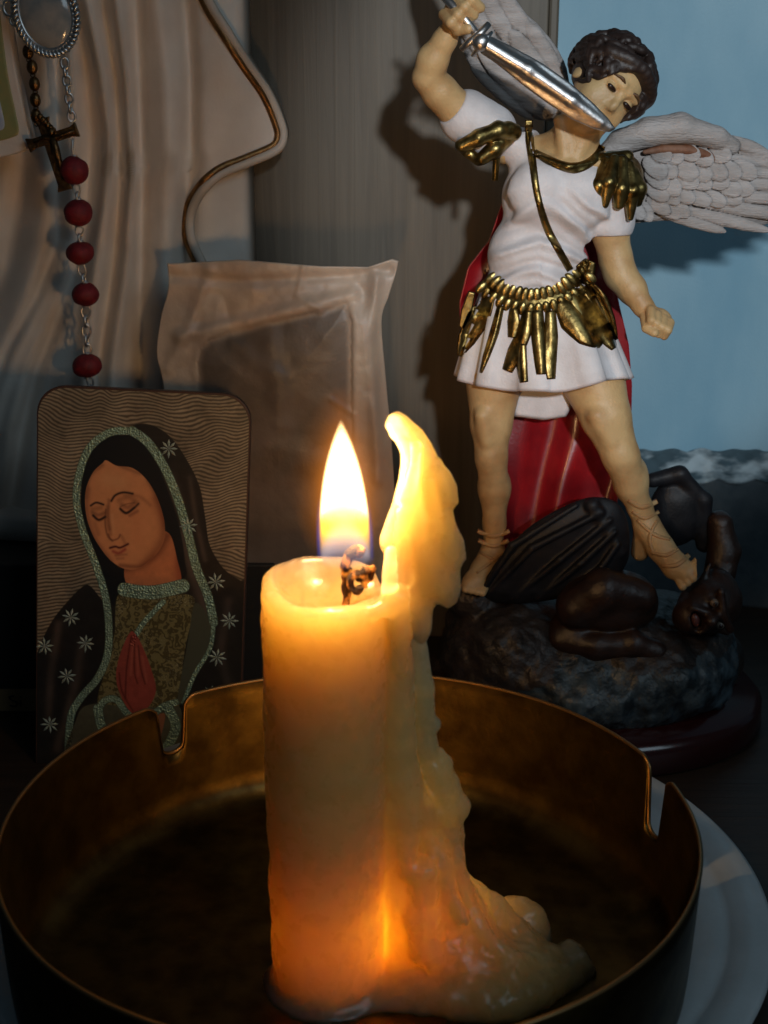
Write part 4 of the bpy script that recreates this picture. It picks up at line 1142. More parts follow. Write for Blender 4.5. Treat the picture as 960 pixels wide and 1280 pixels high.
def angel():
    t = thing('angel_statue', W(700, 930, SY), 'winged warrior figurine in white tunic and gold belt raising a silver sword over a demon', 'figurine')
    px = lambda n: n * K
    h = .05
    # ---------- body
    hr, hf = np.array((.66, .35, -.66)), np.array((.25, -.93, -.25)); hr /= np.linalg.norm(hr); hf /= np.linalg.norm(hf); hu = np.cross(hf, -hr); hu = np.cross(hr, hf) * 1.0
    if hu[2] < 0: hu = -hu
    HR = np.stack([hr, hf, hu], 1)
    HC = A(757, 110, -.45)
    def hp(r, f, u): return HC + K * (hr * r + hf * f + hu * u)
    v = Vox(A(500, 780, 0) * [1, 0, 1] + [0, SY - 3.2, 0], A(900, -60, 0) * [1, 0, 1] + [.2, SY + 2.4, 0], h)
    # legs
    v.chain([(A(618, 470, .1), px(38)), (A(614, 530, -.1), px(26)), (A(614, 572, -.2), px(20)), (A(618, 612, .1), px(19)), (A(618, 655, .2), px(14.5)), (A(616, 685, .2), px(12.5))], .2)
    v.ell(A(618, 608, .35), (px(21), px(22), px(32)), .2); v.ell(A(612, 566, -.5), (px(13), px(10), px(14)), .2); v.cone(A(603, 520, -.75), A(608, 550, -.7), px(9), px(7), .3)
    v.chain([(A(616, 690, .25), px(17)), (A(604, 712, -.3), px(16)), (A(592, 728, -.9), px(14)), (A(585, 733, -1.1), px(10))], .15)
    for i in range(4): v.cone(A(588 + i * 6, 728 + i * 2, -1.0), A(582 + i * 7, 737 + i * 1.5, -1.35), px(6), px(5), .04)
    v.chain([(A(740, 470, -.2), px(42)), (A(757, 520, -.7), px(31)), (A(776, 570, -.9), px(23)), (A(788, 605, -.7), px(20)), (A(800, 635, -.5), px(15.5)), (A(808, 655, -.5), px(14.5))], .2)
    v.ell(A(789, 598, -.45), (px(22), px(22), px(32)), .2); v.ell(A(773, 566, -1.3), (px(14), px(9), px(15)), .2); v.cone(A(745, 520, -1.4), A(762, 550, -1.35), px(9), px(7), .3)
    v.chain([(A(808, 655, -.5), px(18)), (A(826, 685, -1.0), px(17)), (A(845, 708, -1.5), px(17)), (A(858, 716, -1.8), px(14))], .15)
    v.cone(A(806, 660, -.4), A(800, 690, -.3), px(14), px(12), .15)
    for i in range(5): v.cone(A(848 + i * 6, 722 - i * 5, -1.8), A(853 + i * 6.5, 733 - i * 5, -2.1), px(6.5), px(5.5), .04)
    # upper chest and neck
    v.ell(A(702, 225, .15), (px(60), 1.0, px(50)), .2)
    v.chain([(A(705, 210, .1), px(36)), (A(715, 180, -.1), px(27)), (A(730, 150, -.3), px(25)), (A(742, 135, -.4), px(26))], .3)
    v.cone(A(700, 190, .3), A(655, 188, .3), px(22), px(16), .4); v.cone(A(715, 190, .2), A(760, 225, .2), px(24), px(22), .4)
    for s in (-1, 1): v.cone(A(712 + s * 4, 208, -.85), A(712 + s * 22 + 8, 150, -.85 + .2), px(5), px(6), .25)
    v.cone(A(708, 208, -.95), A(672, 196, -.7), px(5), px(4), .2); v.cone(A(712, 208, -.95), A(750, 205, -.6), px(5), px(4), .2)
    # raised arm
    v.chain([(A(628, 182, .2), px(22)), (A(585, 150, -.2), px(23)), (A(550, 115, -.6), px(20)), (A(536, 98, -.8), px(18))], .2)
    v.chain([(A(535, 96, -.85), px(18)), (A(541, 75, -1.05), px(18)), (A(556, 50, -1.3), px(13.5)), (A(566, 32, -1.5), px(11))], .15)
    v.ell(A(563, 132, -.35), (px(20), px(17), px(16)), .25, R=rotm(A(600, 160, 0) - A(540, 100, -.8)))
    # lower arm
    v.chain([(A(762, 235, .1), px(28)), (A(762, 285, .1), px(23)), (A(770, 325, .05), px(20)), (A(776, 345, -.1), px(19))], .2)
    v.chain([(A(775, 342, -.1), px(20)), (A(790, 362, -.3), px(18)), (A(804, 383, -.55), px(12.5)), (A(811, 392, -.6), px(11.5))], .15)
    # fists
    v.ell(A(822, 402, -.70), (px(18), px(13), px(17)), .1)
    for i in range(4):
        bx, by = 815 + i * 8.0, 386 + i * 5.5 - (i == 3) * 1
        kx, ky = bx + 9 - i * 2, by + 2
        v.cone(A(bx - 2, by + 2, -.95), A(bx - 1 - i * 1.2, by + 14 - i, -1.30), px(6.3), px(6.0), .015)
        v.cone(A(bx - 1 - i * 1.2, by + 14 - i, -1.30), A(bx - 5 - i * 1.2, by + 25 - i * 2.2, -1.12), px(6.0), px(5.4), .015)
    v.chain([(A(806, 396, -.85), px(6.5)), (A(808, 410, -1.22), px(6.2)), (A(818, 416, -1.42), px(5.4))], .015)
    v.ell(A(573, 16, -1.7), (px(17), px(15), px(18)), .1)
    for i in range(4):
        x0, y0 = 560 + i * 8.5, 30 - i * 9.5
        v.cone(A(x0 - 5, y0 - 12, -1.75), A(x0 + 4, y0 - 2, -2.25), px(6.3), px(6.6), .02)
        v.cone(A(x0 + 4, y0 - 2, -2.25), A(x0 + 15, y0 + 8, -2.0), px(6.5), px(5.8), .02)
    v.chain([(A(560, 24, -1.6), px(7)), (A(572, 37, -2.0), px(6.6)), (A(586, 36, -2.25), px(6))], .03)
    # head
    v.ell(hp(0, -3, 8), (px(39), px(45), px(42)), .1, R=HR)
    v.ell(hp(0, 13, -20), (px(31), px(29), px(34)), .35, R=HR)
    v.ell(hp(0, 30, -44), (px(12), px(10), px(10)), .25)
    for s in (-1, 1):
        v.ell(hp(s * 18, 26, -20), (px(12), px(10), px(13)), .25)                 # cheeks
        v.ell(hp(s * 15.5, 44, 3), (px(8.5), px(7), px(5.8)), .16, R=HR, mode='cut')     # sockets
        v.cone(hp(s * 6, 40, 12), hp(s * 24, 34, 12), px(4), px(3.2), .16)        # brow ridge
        v.ell(hp(s * 38, -4, -8), (px(4), px(9), px(12)), .08, R=HR)              # ear
    v.chain([(hp(0, 38, 8), px(3.6)), (hp(0, 45.5, -10), px(4.0)), (hp(0, 45.5, -14), px(4.4))], .13)
    for s in (-1, 1): v.cone(hp(s * 5, 41, -15), hp(s * 5, 39, -14), px(3.6), px(3), .08)
    v.cone(hp(-8, 38, -27), hp(8, 38, -27), px(3.4), px(3.4), .10); v.cone(hp(-6, 37, -33), hp(6, 37, -33), px(3.8), px(3.8), .10)
    for s in (-1, 1): v.ell(hp(s * 15.5, 35.5, 2.5), (px(7.5), px(7), px(4.8)), .02, R=HR)      # eyeballs under the lids
    v.noise(.012, 2.5, 2)
    bodyV, bodyF = v.mesh(0)
    mesh_obj('body', bodyV, bodyF, M['skin'], t)
    bs = snapper((bodyV, bodyF))
    # painted eyes, brows, lips (small raised paint)
    def facepatch(r, f, u, sz, mat, name):
        V, F = sphere(hp(r, f, u), (px(sz[0]), px(sz[1]), px(sz[2])), 14, 8, HR); mesh_obj(name, V, F, mat, t)
    for s in (-1, 1):
        facepatch(s * 15.5, 40.0, 1.0, (7.2, 3.6, 3.1), M['eyed'], 'eye')
        ps = [hp(s * q, 42.5 + .5 * math.sin(q) - (q - 14) ** 2 * .03, 13 + 3.2 * math.sin((q - 5) / 20 * math.pi)) for q in np.linspace(6, 25, 9)]
        V, F = tube(ps, [px(z) for z in np.interp(range(9), [0, 3, 8], [1.2, 2.1, .8])], 6); mesh_obj('brow', V, F, M['brow'], t)
    facepatch(0, 39.6, -30, (9, 3, 3.4), M['lip'], 'lips')
    # ---------- hair
    vh = Vox(HC - 2.3, HC + 2.3, .042)
    vh.ell(hp(0, -9, 12), (px(47), px(47), px(45)), .1, R=HR)
    rs = np.random.default_rng(7)
    for k in range(85):
        th = rs.uniform(-2.4, 2.4); ph = rs.uniform(-.1, 1.5); pts = []; bend = rs.uniform(.25, .6); w0 = rs.uniform(4.0, 6.5)
        for q in np.linspace(0, 1, 7):
            th2 = th + q * bend * (1 if th > 0 else -1) + .16 * math.sin(q * 7 + k); ph2 = ph - .6 * q
            rr = 49 + 3.5 * math.sin(q * 3.1)
            pts.append((hp(rr * math.cos(ph2) * math.sin(th2), -9 + rr * math.cos(ph2) * math.cos(th2), 12 + (rr - 2) * math.sin(ph2)), px(w0 * (1 - .6 * abs(q - .35)))))
        vh.chain(pts, .012)
    # front roll of curls over the forehead
    for k in range(15):
        a = -1.15 + k * 2.5 / 14
        c0 = hp(45 * math.sin(a), 28 * math.cos(a) + 8, 40 - 16 * abs(math.sin(a)) ** 2)
        c1 = hp(48 * math.sin(a + .2), 28 * math.cos(a) - 2, 30 - 18 * abs(math.sin(a)) ** 2)
        vh.cone(c0, c1, px(8), px(6), .06)
    # uncover the face
    vh.ell(hp(1, 52, -16), (px(35), px(46), px(47)), .08, R=HR, mode='cut')
    vh.ell(hp(0, 0, -52), (px(60), px(60), px(36)), .1, R=HR, mode='cut')
    vh.noise(.03, 3.5, 2)
    V, F = vh.mesh(0); mesh_obj('hair', V, F, M['hair'], t)
    # ---------- tunic
    v = Vox(A(540, 400, 0) * [1, 0, 1] + [0, SY - 2.6, 0], A(810, 95, 0) * [1, 0, 1] + [.2, SY + 2.2, 0], h)
    v.ell(A(697, 248, .15), (px(68), 1.32, px(70)), .2)
    v.ell(A(672, 318, .1), (px(62), 1.22, px(58)), .35)
    v.ell(A(672, 352, .1), (px(65), 1.25, px(26)), .2)
    v.cone(A(690, 205, .15), A(641, 182, .15), px(36), px(23), .3); v.cone(A(715, 215, .15), A(758, 235, .1), px(34), px(29), .3)
    v.ell(A(672, 240, -.75), (px(36), .62, px(36)), .3); v.ell(A(728, 248, -.75), (px(34), .62, px(36)), .3)
    ctr = A(672, 320, 0)
    def fold_sub():
        sl, P = v.sub(A(590, 375, 0) * [1, 0, 1] + [0, SY - 2.4, 0], A(770, 215, 0) * [1, 0, 1] + [0, SY + .3, 0])
        x = P[..., 0] - ctr[0]; z = P[..., 2] - ctr[2]
        msk = np.clip((A(0, 225)[2] - P[..., 2]) / 1.2, 0, 1) * np.clip((P[..., 2] - A(0, 372)[2]) / .5, 0, 1) * np.clip((SY - .2 - P[..., 1]) / .6, 0, 1)
        wob = vnoise(P, .8, 2) * 3.5
        arc = z + .55 * np.sqrt(x * x + .15) * np.where(x > 0, 1.1, .8)
        v.f[sl] += (msk * (.090 * np.sin(arc * 6.2 + wob) + .04 * np.sin(arc * 13 + wob * 2))).astype(np.float32)
    fold_sub()
    # neckline opening
    v.ell(A(709, 178, -.6), (px(43), 1.5, px(31)), .06, mode='cut'); v.ell(A(725, 135, -.3), (px(52), 2, px(40)), .05, mode='cut')
    # sleeves
    v.chain([(A(612, 165, .0), px(33)), (A(583, 146, -.22), px(32))], .1)
    Rs = rotm(A(530, 100, -.8) - A(612, 170, .1)); v.ell(A(556, 128, -.5), (px(14), px(40), px(40)), .03, R=Rs, mode='cut')
    v.chain([(A(762, 240, .1), px(33)), (A(763, 278, .05), px(30))], .1)
    v.ell(A(766, 308, .0), (px(42), px(42), px(17)), .03, mode='cut')
    v.noise(.045, 1.3, 3)
    TV, TF = v.mesh(0); mesh_obj('tunic', TV, TF, M['tunic'], t)
    # ---------- skirt
    Cw, Ch = A(671, 350, .15), A(678, 474, .10)
    nphi, nv = 280, 34; Pg = np.zeros((nphi, nv, 3))
    for i in range(nphi):
        f = i / (nphi - 1) * 2 * math.pi          # 0 = right, -pi/2 front
        pl = math.cos(11 * f + 1.3 * math.sin(2 * f)); pl = math.copysign(abs(pl) ** .6, pl)
        for j in range(nv):
            q = j / (nv - 1); c = Cw * (1 - q) + Ch * q
            rx = px(64) * (1 - q) + px(106) * q ** .85 * 1.0 + 0 * q; rx = px(64 + (106 - 64) * q ** .8)
            ry = 1.18 + .75 * q ** .8
            k = 1 + .080 * pl * q ** .8 + .012 * math.sin(5 * f) * q
            z = c[2] + q * (-.15 * math.sin(f + .2) ** 2 * 0 + .12 * pl * q * .5 + (.42 * math.exp(-((f - 5.45) / .45) ** 2)))
            Pg[i, j] = (c[0] + rx * k * math.cos(f) * (1.0 if math.cos(f) < 0 else 1.02), c[1] + ry * k * math.sin(f), z)
            Pg[i, j, 1] -= .55 * math.exp(-((f - 5.3) / .6) ** 2) * q
    Vs, Fs = sheet(Pg, Pg * [1, 1, 1] + (np.array(Ch) * [1, 1, 0] - Pg * [1, 1, 0]) * .06)
    mesh_obj('skirt', Vs, Fs, M['tunic'], t)
    V_, F_ = [], []
    v2 = Vox(A(600, 560, 0) * [1, 0, 1] + [0, SY - 1.5, 0], A(760, 470, 0) * [1, 0, 1] + [0, SY + 1.5, 0], .06)
    v2.poly([(p[0], p[2]) for p in (A(636, 470), A(720, 470), A(716, 512), (A(709, 524)), A(680, 528), A(642, 523), A(636, 505))], SY + .35, .35, .15); v2.noise(.03, 1.5, 2)
    V, F = v2.mesh(1); mesh_obj('underskirt', V, F, M['tunic'], t)
    ts = snapper((TV, TF), (Vs, Fs), (bodyV, bodyF))
    # ---------- gold straps, belt, collar
    straps = [([(612, 372), (598, 398), (583, 425), (574, 445)], [10, 22, 17, 4]), ([(626, 382), (618, 415), (608, 445), (601, 466)], [7, 9, 7, 3]), ([(590, 365), (583, 390), (577, 410)], [6, 10, 4]),
              ([(642, 386), (642, 402), (640, 422)], [8, 12, 8]), ([(660, 388), (655, 415), (644, 440), (634, 464)], [10, 14, 15, 10]), ([(652, 430), (652, 455), (655, 478)], [9, 11, 8]),
              ([(671, 388), (673, 420), (676, 450), (677, 468)], [12, 14, 13, 10]), ([(688, 388), (689, 420), (688, 450), (689, 474)], [10, 13, 12, 8]),
              ([(700, 376), (716, 398), (735, 418), (752, 432)], [12, 28, 24, 6]), ([(715, 368), (735, 388), (752, 412), (768, 436)], [12, 22, 20, 6]), ([(733, 356), (748, 376), (760, 400), (770, 425)], [12, 18, 14, 4])]
    for pts, wd in straps:
        wd = [q * 1.35 for q in wd]
        V, F = ribbon(ts, pts, wd, .07, .03, 7, -1.6, .03); mesh_obj('belt_strap', V, F, M['gold'], t)
    bl = spline([(605, 350), (618, 362), (640, 373), (666, 378), (694, 372), (716, 358), (734, 338)], 12)
    parts = []
    L_ = np.concatenate([[0], np.cumsum(np.linalg.norm(np.diff(bl, axis=0), axis=1))])
    nb = 17
    for i in range(nb):
        s = (i + .5) / nb * L_[-1]; x, y = np.interp(s, L_, bl[:, 0]), np.interp(s, L_, bl[:, 1]); x2, y2 = np.interp(s + 1, L_, bl[:, 0]), np.interp(s + 1, L_, bl[:, 1])
        d = np.array((x2 - x, y2 - y)); nn = np.array((-d[1], d[0])) / np.linalg.norm(d)
        for o_, sz in ((-8, (5.6, 2.4, 10.0)), (9, (5.4, 2.2, 8.5))):
            q = ts(x + nn[0] * o_, y + nn[1] * o_, .02, -1.3); R_ = rotm((d[0], 0, -d[1]))
            parts.append(sphere(q, (px(sz[0]), px(sz[1]), px(sz[2])), 10, 8, R_))
    mesh_obj('belt_beads', *merge(parts), M['gold'], t)
    parts = [ribbon(ts, [(a, b) for a, b in bl[::6]], [22, 24, 22], .04, .01, 4)]
    mesh_obj('belt', *merge(parts), M['gold'], t)
    V, F = ribbon(ts, [(727, 350), (732, 338), (738, 326)], [10, 26, 14], .14, .06, 8); mesh_obj('belt_knot', V, F, M['gold'], t)
    V, F = ribbon(ts, [(661, 150), (662, 175), (666, 205), (672, 245), (684, 285), (700, 315), (713, 338)], [9, 11, 10, 9, 10, 10, 9], .07, .03, 7); mesh_obj('shoulder_strap', V, F, M['gold'], t)
    V, F = ribbon(ts, [(668, 190), (684, 199), (702, 207), (718, 210), (734, 205), (747, 194), (753, 182)], [8, 11, 12, 14, 12, 11, 8], .09, .04, 7, -.8); mesh_obj('collar', V, F, M['gold'], t)
    # ---------- shoulder guards
    v = Vox(A(715, 320, 0) * [1, 0, 1] + [0, SY - 2.2, 0], A(820, 170, 0) * [1, 0, 1] + [0, SY + 1.8, 0], .04)
    v.ell(A(768, 222, .05), (px(35), px(36), px(32)), .1)
    for i, (x0, y0, x1, y1, x2, y2) in enumerate(((758, 202, 748, 232, 745, 258), (768, 199, 760, 228, 756, 262), (778, 200, 776, 236, 774, 262), (787, 206, 790, 238, 788, 278), (792, 214, 798, 236, 797, 258))):
        v.chain([(A(x0, y0, -.6), px(6)), (A(x1, y1, -1.15 + .1 * abs(i - 1)), px(10.5)), (A(x2, y2 - 6, -1.15 + .12 * abs(i - 1)), px(4.5 if i % 2 else 6.5))], .035)
    v.cone(A(748, 200, -.4), A(784, 196, -.3), px(8), px(8), .05)
    v.ell(A(771, 302, .1), (px(19), px(40), px(22)), .05, mode='cut')
    v.noise(.03, 3, 2); V, F = v.mesh(0); mesh_obj('shoulder_guard', V, F, M['gold'], t)
    v = Vox(A(555, 225, 0) * [1, 0, 1] + [0, SY - 2.0, 0], A(665, 130, 0) * [1, 0, 1] + [0, SY + 1.2, 0], .04)
    v.chain([(A(642, 165, -.5), px(10)), (A(622, 163, -.8), px(11)), (A(598, 172, -1.0), px(10)), (A(577, 182, -.95), px(8))], .05)
    v.chain([(A(634, 172, -.4), px(10)), (A(618, 186, -.75), px(11)), (A(602, 198, -.8), px(8))], .05)
    v.chain([(A(577, 183, -.8), px(8)), (A(584, 190, -.6), px(7)), (A(598, 200, -.7), px(7))], .05)
    v.ell(A(635, 162, -.65), (px(11), px(9), px(10)), .04)
    v.chain([(A(626, 176, -.7), px(7)), (A(621, 195, -.6), px(5)), (A(618, 235, -.4), px(4)), (A(619, 260, -.3), px(2))], .04)
    v.noise(.03, 3, 2); V, F = v.mesh(0); mesh_obj('shoulder_guard', V, F, M['gold'], t)
    # ---------- sword
    v = Vox(A(540, 190, 0) * [1, 0, 1] + [0, SY - 3.2, 0], A(790, -20, 0) * [1, 0, 1] + [0, SY - 1.2, 0], .04)
    bl_ = [(603, 40), (640, 58), (680, 80), (712, 103), (740, 127), (760, 147), (770, 161), (762, 166), (742, 161), (716, 150), (685, 130), (650, 104), (620, 80), (600, 66)]
    v.poly([(p[0], p[2]) for p in (A(a, b, -2.5) for a, b in bl_)], SY - 2.5, .17, .42, .02)
    v.chain([(A(606, 55, -2.58), px(7)), (A(660, 88, -2.62), px(7.5)), (A(715, 126, -2.6), px(6)), (A(752, 153, -2.55), px(3))], .12)
    v.noise(.010, 2, 2)
    V, F = v.mesh(1); blade = mesh_obj('blade', V, F, M['silver'], t)
    parts = [tube([A(548, -12, -2.0), A(575, 17, -2.1), A(598, 46, -2.35)], .13, 10), tube([A(577, 62, -2.35), A(588, 52, -2.5), A(600, 42, -2.55), A(611, 30, -2.4)], [.10, .12, .12, .10], 10),
             tube([A(590, 70, -2.45), A(600, 58, -2.62), A(608, 48, -2.62), A(615, 40, -2.5)], [.05, .09, .09, .05], 10), sphere(A(601, 53, -2.6), .27, 14, 10)]
    mesh_obj('sword_hilt', *merge(parts), M['silver'], t)
    # ---------- wings
    def feather(v, x0, y0, x1, y1, wpx, dy, th=.10, k=.015, tilt=.12):
        a, b = A(x0, y0, dy), A(x1, y1, dy - tilt); c = (a + b) / 2; L2 = np.linalg.norm(b - a) / 2
        v.ell(c, (L2 * 1.08, th, px(wpx)), k, R=rotm(b - a))
    v = Vox(A(735, 310, 1.4) * [1, 0, 1] + [0, SY - .3, 0], A(1110, 110, 1.4) * [1, 0, 1] + [0, SY + 3.0, 0], .036)
    out = spline([(748, 195), (770, 170), (805, 153), (845, 148), (895, 162), (940, 182), (1000, 195), (1060, 215), (1050, 245), (1000, 268), (940, 284), (880, 282), (835, 276), (790, 280), (758, 284), (742, 250)], 4, True)
    yb_ = lambda P: SY + 1.55 + .0 * P[..., 0]
    v.poly([(p[0], p[2]) for p in (A(a, b, 1.5) for a, b in out)], SY + 1.55, .22, .3, .05)
    v.chain([(A(755, 200, 1.2), px(16)), (A(775, 178, 1.1), px(15)), (A(810, 165, 1.0), px(17)), (A(850, 160, .95), px(18)), (A(895, 172, 1.05), px(13)), (A(915, 183, 1.15), px(10))], .15)
    for (x0, y0, x1, y1, w_) in ((905, 172, 960, 192, 10), (925, 190, 1000, 205, 10), (900, 195, 1040, 215, 9), (890, 210, 1090, 226, 10), (880, 224, 1080, 242, 10), (870, 238, 1050, 258, 10), (858, 250, 1010, 275, 10), (845, 260, 960, 288, 10), (825, 266, 905, 289, 9)):
        feather(v, x0, y0, x1, y1, w_ * .82, 1.25, .13, .004, .1)
    for r, (yy, xs, w_, l_) in enumerate(((264, range(786, 850, 14), 8.5, 26), (250, range(812, 900, 17), 9, 26), (232, range(812, 915, 17), 10, 27), (214, range(808, 930, 18), 10.5, 27), (200, range(815, 905, 18), 10, 22))):
        for q, x in enumerate(xs):
            jx, jy = random.uniform(-3, 3), random.uniform(-3, 3); ang = .9 - (x - 780) / 260 + random.uniform(-.15, .15)
            yy2 = yy + jy + (x - 850) * .10 * (r > 0)
            feather(v, x + jx - 4, yy2 - 14, x + jx + l_ * 1.15 * math.cos(ang), yy2 - 14 + l_ * 1.25 * math.sin(ang), w_ * 1.12, 1.26 - .045 * r + .03 * (q % 2), .085, .004, .26)
    v.noise(.030, 2.6, 3)
    V, F = v.mesh(0); mesh_obj('wing', V, F, M['wing'], t)
    v = Vox(A(790, 215, 1.0) * [1, 0, 1] + [0, SY + .2, 0], A(920, 175, 1) * [1, 0, 1] + [0, SY + 2.0, 0], .04)
    v.chain([(A(806, 190, 1.0), px(3.0)), (A(830, 186, .96), px(5.5)), (A(860, 187, .96), px(6)), (A(885, 195, 1.02), px(6)), (A(903, 203, 1.08), px(3))], .05); v.noise(.03, 3, 2)
    V, F = v.mesh(0); o = mesh_obj('wing_crease', V, F, M['wingrust'], t); o['label'] = 'rust brown crease on the wing'
    v = Vox(A(520, 175, 1) * [1, 0, 1] + [0, SY - .4, 0], A(740, -110, 1) * [1, 0, 1] + [0, SY + 3.0, 0], .05)
    out = spline([(692, 152), (708, 138), (713, 105), (700, 66), (672, 30), (640, 4), (600, -30), (565, -90), (545, -60), (556, -10), (572, 40), (588, 84), (622, 122), (655, 145)], 4, True)
    v.poly([(p[0], p[2]) for p in (A(a, b, 1.4) for a, b in out)], SY + 1.5, .28, .4, .05)
    for (x0, y0, x1, y1, w_, d_) in ((705, 110, 660, 30, 14, 1.2), (700, 130, 640, 40, 16, 1.12), (690, 140, 615, 50, 15, 1.1), (680, 146, 600, 66, 14, 1.12), (665, 148, 590, 86, 10, 1.2), (670, 60, 610, -30, 15, 1.25), (645, 60, 585, -40, 14, 1.2), (620, 60, 565, -40, 12, 1.2), (600, 70, 560, -10, 10, 1.25)):
        feather(v, x0, y0, x1, y1, w_ * .85, d_, .17, .008, .05)
    v.noise(.05, 1.8, 3); V, F = v.mesh(0); mesh_obj('wing', V, F, M['wing'], t)
    # ---------- cape
    ys = np.linspace(175, 712, 150); nx = 90; Pg = np.zeros((nx, len(ys), 3))
    for j, y in enumerate(ys):
        xl = np.interp(y, [175, 240, 300, 335, 380, 430, 480, 520, 600, 712], [655, 632, 612, 585, 574, 577, 592, 602, 612, 622])
        xr = np.interp(y, [175, 240, 330, 380, 430, 480, 540, 600, 712], [745, 752, 765, 774, 786, 790, 789, 775, 762])
        for i in range(nx):
            q = i / (nx - 1); x = xl + (xr - xl) * q; am = np.interp(y, [175, 400, 712], [.05, .16, .30])
            dd = 1.55 + am * math.sin(q * 12 + 1.6 * math.sin(y / 95) + y / 160) + .35 * am * math.sin(q * 23 + 1 + y / 60) - .55 * (2 * abs(q - .5)) ** 3 * (y < 520) - np.interp(y, [175, 520, 712], [0, 0, .7])
            Pg[i, j] = A(x, y, dd)
    V, F = sheet(Pg, .18); mesh_obj('cape', V, F, M['red'], t)
    # ---------- sandals
    def wrap(cx0, cy0, cx1, cy1, rx, dyc, n=1):
        pass
    bsn = bs
    st = [([(597, 664), (617, 671), (637, 664)], 6), ([(598, 676), (617, 683), (636, 676)], 6), ([(600, 690), (618, 700), (632, 706)], 5), ([(632, 690), (612, 704), (596, 716)], 5),
          ([(785, 626), (803, 634), (822, 627)], 7), ([(790, 640), (806, 648), (824, 640)], 5), ([(796, 650), (818, 668), (838, 674)], 6), ([(822, 650), (812, 672), (816, 694)], 6), ([(812, 690), (832, 694), (848, 686)], 6), ([(826, 708), (846, 706), (862, 694)], 7)]
    for pts, w_ in st:
        V, F = ribbon(bsn, pts, [w_ * .7, w_, w_ * .7], .07, .02, 6, -.3); mesh_obj('sandal_strap', V, F, M['skin'], t)
    # ---------- rock, demon
    zt = A(700, 745, 0)[2]
    v = Vox((1.2, 41.4, 1.25), (14.6, 51.5, 8.6), .085)
    v.ell((7.6, 46.8, 2.3), (5.6, 4.4, 2.0), .3); v.ell((4.6, 46.0, 3.2), (2.5, 3.0, 2.0), .6); v.ell((9.0, 46.5, 2.6), (4.2, 3.6, 2.2), .6)
    for _ in range(55):
        a = random.uniform(0, 6.28); r_ = random.uniform(.3, 1); zz_ = random.uniform(1.6, 4.6)
        c = (7.6 + 5.0 * r_ * math.cos(a), 46.6 + 3.5 * r_ * math.sin(a), zz_ * (1 - .35 * r_)); s_ = random.uniform(.5, 1.1)
        v.ell(c, (s_ * random.uniform(.7, 1.4), s_, s_ * random.uniform(.5, .9)), .12)
    v.cone(A(590, 752, -.3), A(620, 745, .3), .9, .9, .3)
    v.noise(.40, .9, 4)
    V, F = v.mesh(1); o = mesh_obj('rock_base', V, F, M['rock'], t)
    o.data.materials.append(M['bluerock'])
    cen = V[F].mean(1); nzv = fbm(cen.astype(np.float32), .6, 3)
    mi = ((cen[:, 0] > 5.4 + nzv * 2) & (cen[:, 0] < 12.8) & (cen[:, 2] < 3.4 + nzv * 1.6) & (cen[:, 2] > 1.3)).astype(np.int32)
    o.data.polygons.foreach_set('material_index', mi)
    # plinth
    V, F = lathe_fn([(0.001, 0), (6.3, 0), (6.45, .15), (6.4, 1.0), (6.15, 1.28), (0.001, 1.32)], (0, 0), 96); V = np.array(V) * [1.02, .82, 1] + [7.6, 46.8, 0]
    mesh_obj('plinth', V, F, M['plinth'], t)
    # black demon wing in front of the cape
    v = Vox(A(580, 770, -1) * [1, 0, 1] + [0, SY - 2.6, 0], A(800, 600, -1) * [1, 0, 1] + [0, SY + .8, 0], .05)
    out = spline([(600, 745), (612, 715), (632, 688), (660, 660), (697, 637), (735, 622), (765, 625), (781, 642), (787, 672), (783, 705), (755, 735), (700, 748), (640, 755)], 5, True)
    v.poly([(p[0], p[2]) for p in (A(a, b, -.9) for a, b in out)], SY - .9, .32, .5, .05)
    for (x0, y0, x1, y1, x2, y2) in ((610, 742, 665, 685, 752, 640), (640, 748, 700, 700, 762, 650), (672, 748, 725, 705, 768, 665), (602, 740, 640, 682, 720, 632), (700, 745, 750, 712, 772, 680)):
        v.chain([(A(x0, y0, -1.1), px(3)), (A(x1, y1, -1.35), px(5)), (A(x2, y2, -1.25), px(4))], .07)
    v.cone(A(740, 632, -1.1), A(775, 690, -1.0), px(10), px(8), .1)
    V, F = v.mesh(1); mesh_obj('demon_wing', V, F, M['black'], t)
    v = Vox(A(790, 720, 1) * [1, 0, 1] + [0, SY - 1.5, 0], A(910, 570, 1) * [1, 0, 1] + [0, SY + 3.0, 0], .06)
    v.ell(A(846, 640, .9), (px(38), .6, px(48)), .1); v.chain([(A(815, 600, .7), px(10)), (A(850, 592, .6), px(10)), (A(880, 625, .7), px(10)), (A(880, 680, .8), px(12))], .2)
    v.noise(.06, 1.5, 2); V, F = v.mesh(1); mesh_obj('demon_wing', V, F, M['black'], t)
    # demon body
    v = Vox(A(650, 860, -1) * [1, 0, 1] + [0, SY - 4.2, 0], A(960, 610, -1) * [1, 0, 1] + [0, SY + 3.0, 0], .055)
    v.ell(A(760, 752, -1.2), (px(66), 1.3, px(44)), .3); v.ell(A(715, 790, -1.5), (px(34), .9, px(26)), .3)
    v.chain([(A(720, 760, -1.9), px(26)), (A(755, 738, -2.0), px(28)), (A(800, 745, -1.9), px(22))], .2)
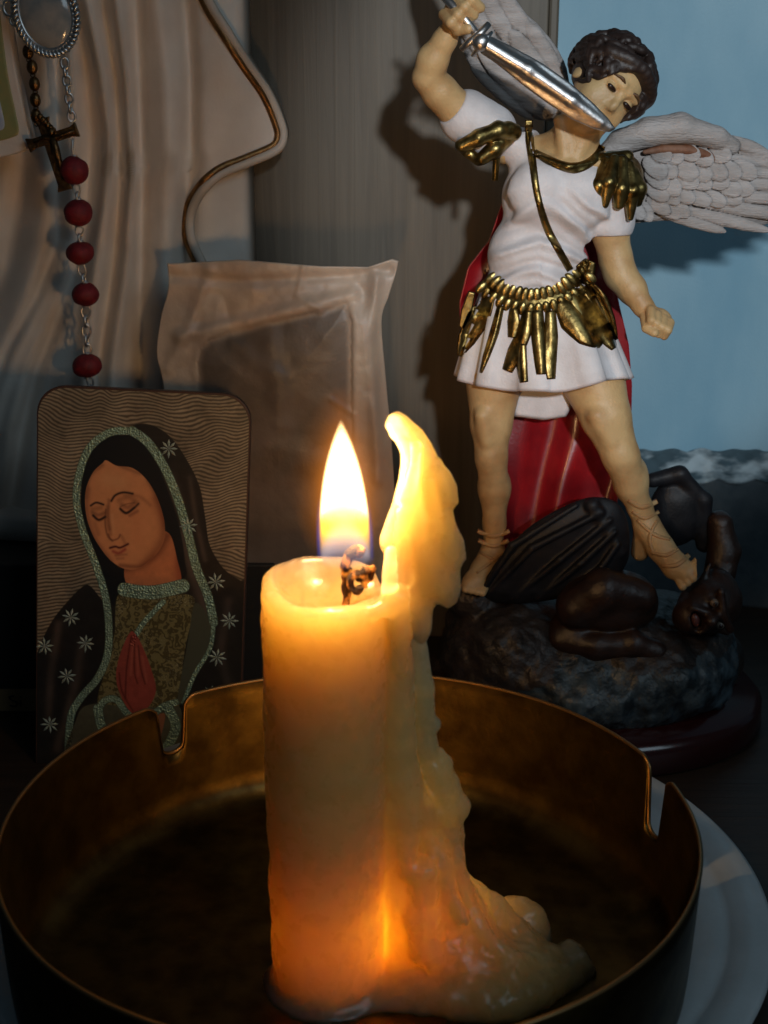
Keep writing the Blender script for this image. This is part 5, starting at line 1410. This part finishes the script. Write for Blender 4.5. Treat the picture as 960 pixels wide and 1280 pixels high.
    v.chain([(A(705, 800, -1.9), px(20)), (A(745, 808, -2.2), px(19)), (A(790, 805, -2.3), px(17)), (A(820, 815, -2.3), px(14))], .15)
    v.chain([(A(900, 655, .4), px(18)), (A(905, 690, .2), px(21)), (A(895, 740, -.3), px(22)), (A(885, 770, -.8), px(26))], .2)
    du, df = np.array((.93, .15, .30)), np.array((-.10, -.95, -.05)); df = df - du * (du @ df) / (du @ du); du /= np.linalg.norm(du); df /= np.linalg.norm(df); dr = np.cross(df, du); DR = np.stack([dr, df, du], 1)
    DC = A(880, 757, -1.5); dp = lambda r, f, u: DC + K * (dr * r + df * f + du * u)
    v.ell(dp(0, 0, 6), (px(36), px(38), px(40)), .15, R=DR); v.ell(dp(0, 14, -22), (px(26), px(24), px(26)), .25, R=DR)
    sgn = 1 if dp(10, 0, 0)[2] > DC[2] else -1
    for s in (-1, 1):
        v.ell(dp(s * 16, 37, 4), (px(9), px(7), px(7)), .12, R=DR, mode='cut'); v.ell(dp(s * 16, 32, 4), (px(7), px(6), px(6)), .03)
        v.cone(dp(s * 4, 38, 10), dp(s * 27, 34, 16), px(6), px(5), .12)
        v.cone(dp(s * 6, 38, -6), dp(s * 18, 32, -24), px(5), px(4), .12)
        v.cone(dp(s * 32, 0, 6), dp(s * 52, -2, 22), px(8), px(2), .1)
    v.chain([(dp(0, 38, 4), px(5)), (dp(0, 46, -8), px(8))], .1)
    v.ell(dp(0, 36, -24), (px(15), px(12), px(9)), .06, R=DR, mode='cut')
    v.ell(dp(0, -10, 30), (px(40), px(30), px(22)), .2, R=DR)
    v.noise(.07, 1.6, 3)
    V, F = v.mesh(1); mesh_obj('demon_body', V, F, M['demon'], t)
    for s in (-1, 1):
        V, F = sphere(dp(s * 16, 35, 4), (px(5.5),) * 3, 14, 10); mesh_obj('demon_eye', V, F, M['eyew'], t)
        V, F = sphere(dp(s * 16, 38.6, 3.6), (px(3.0),) * 3, 10, 8); mesh_obj('demon_pupil', V, F, M['eyed'], t)
    V, F = sphere(dp(0, 30, -24), (px(10), px(6), px(6)), 16, 10, DR); mesh_obj('demon_tongue', V, F, M['mouth'], t)
angel()
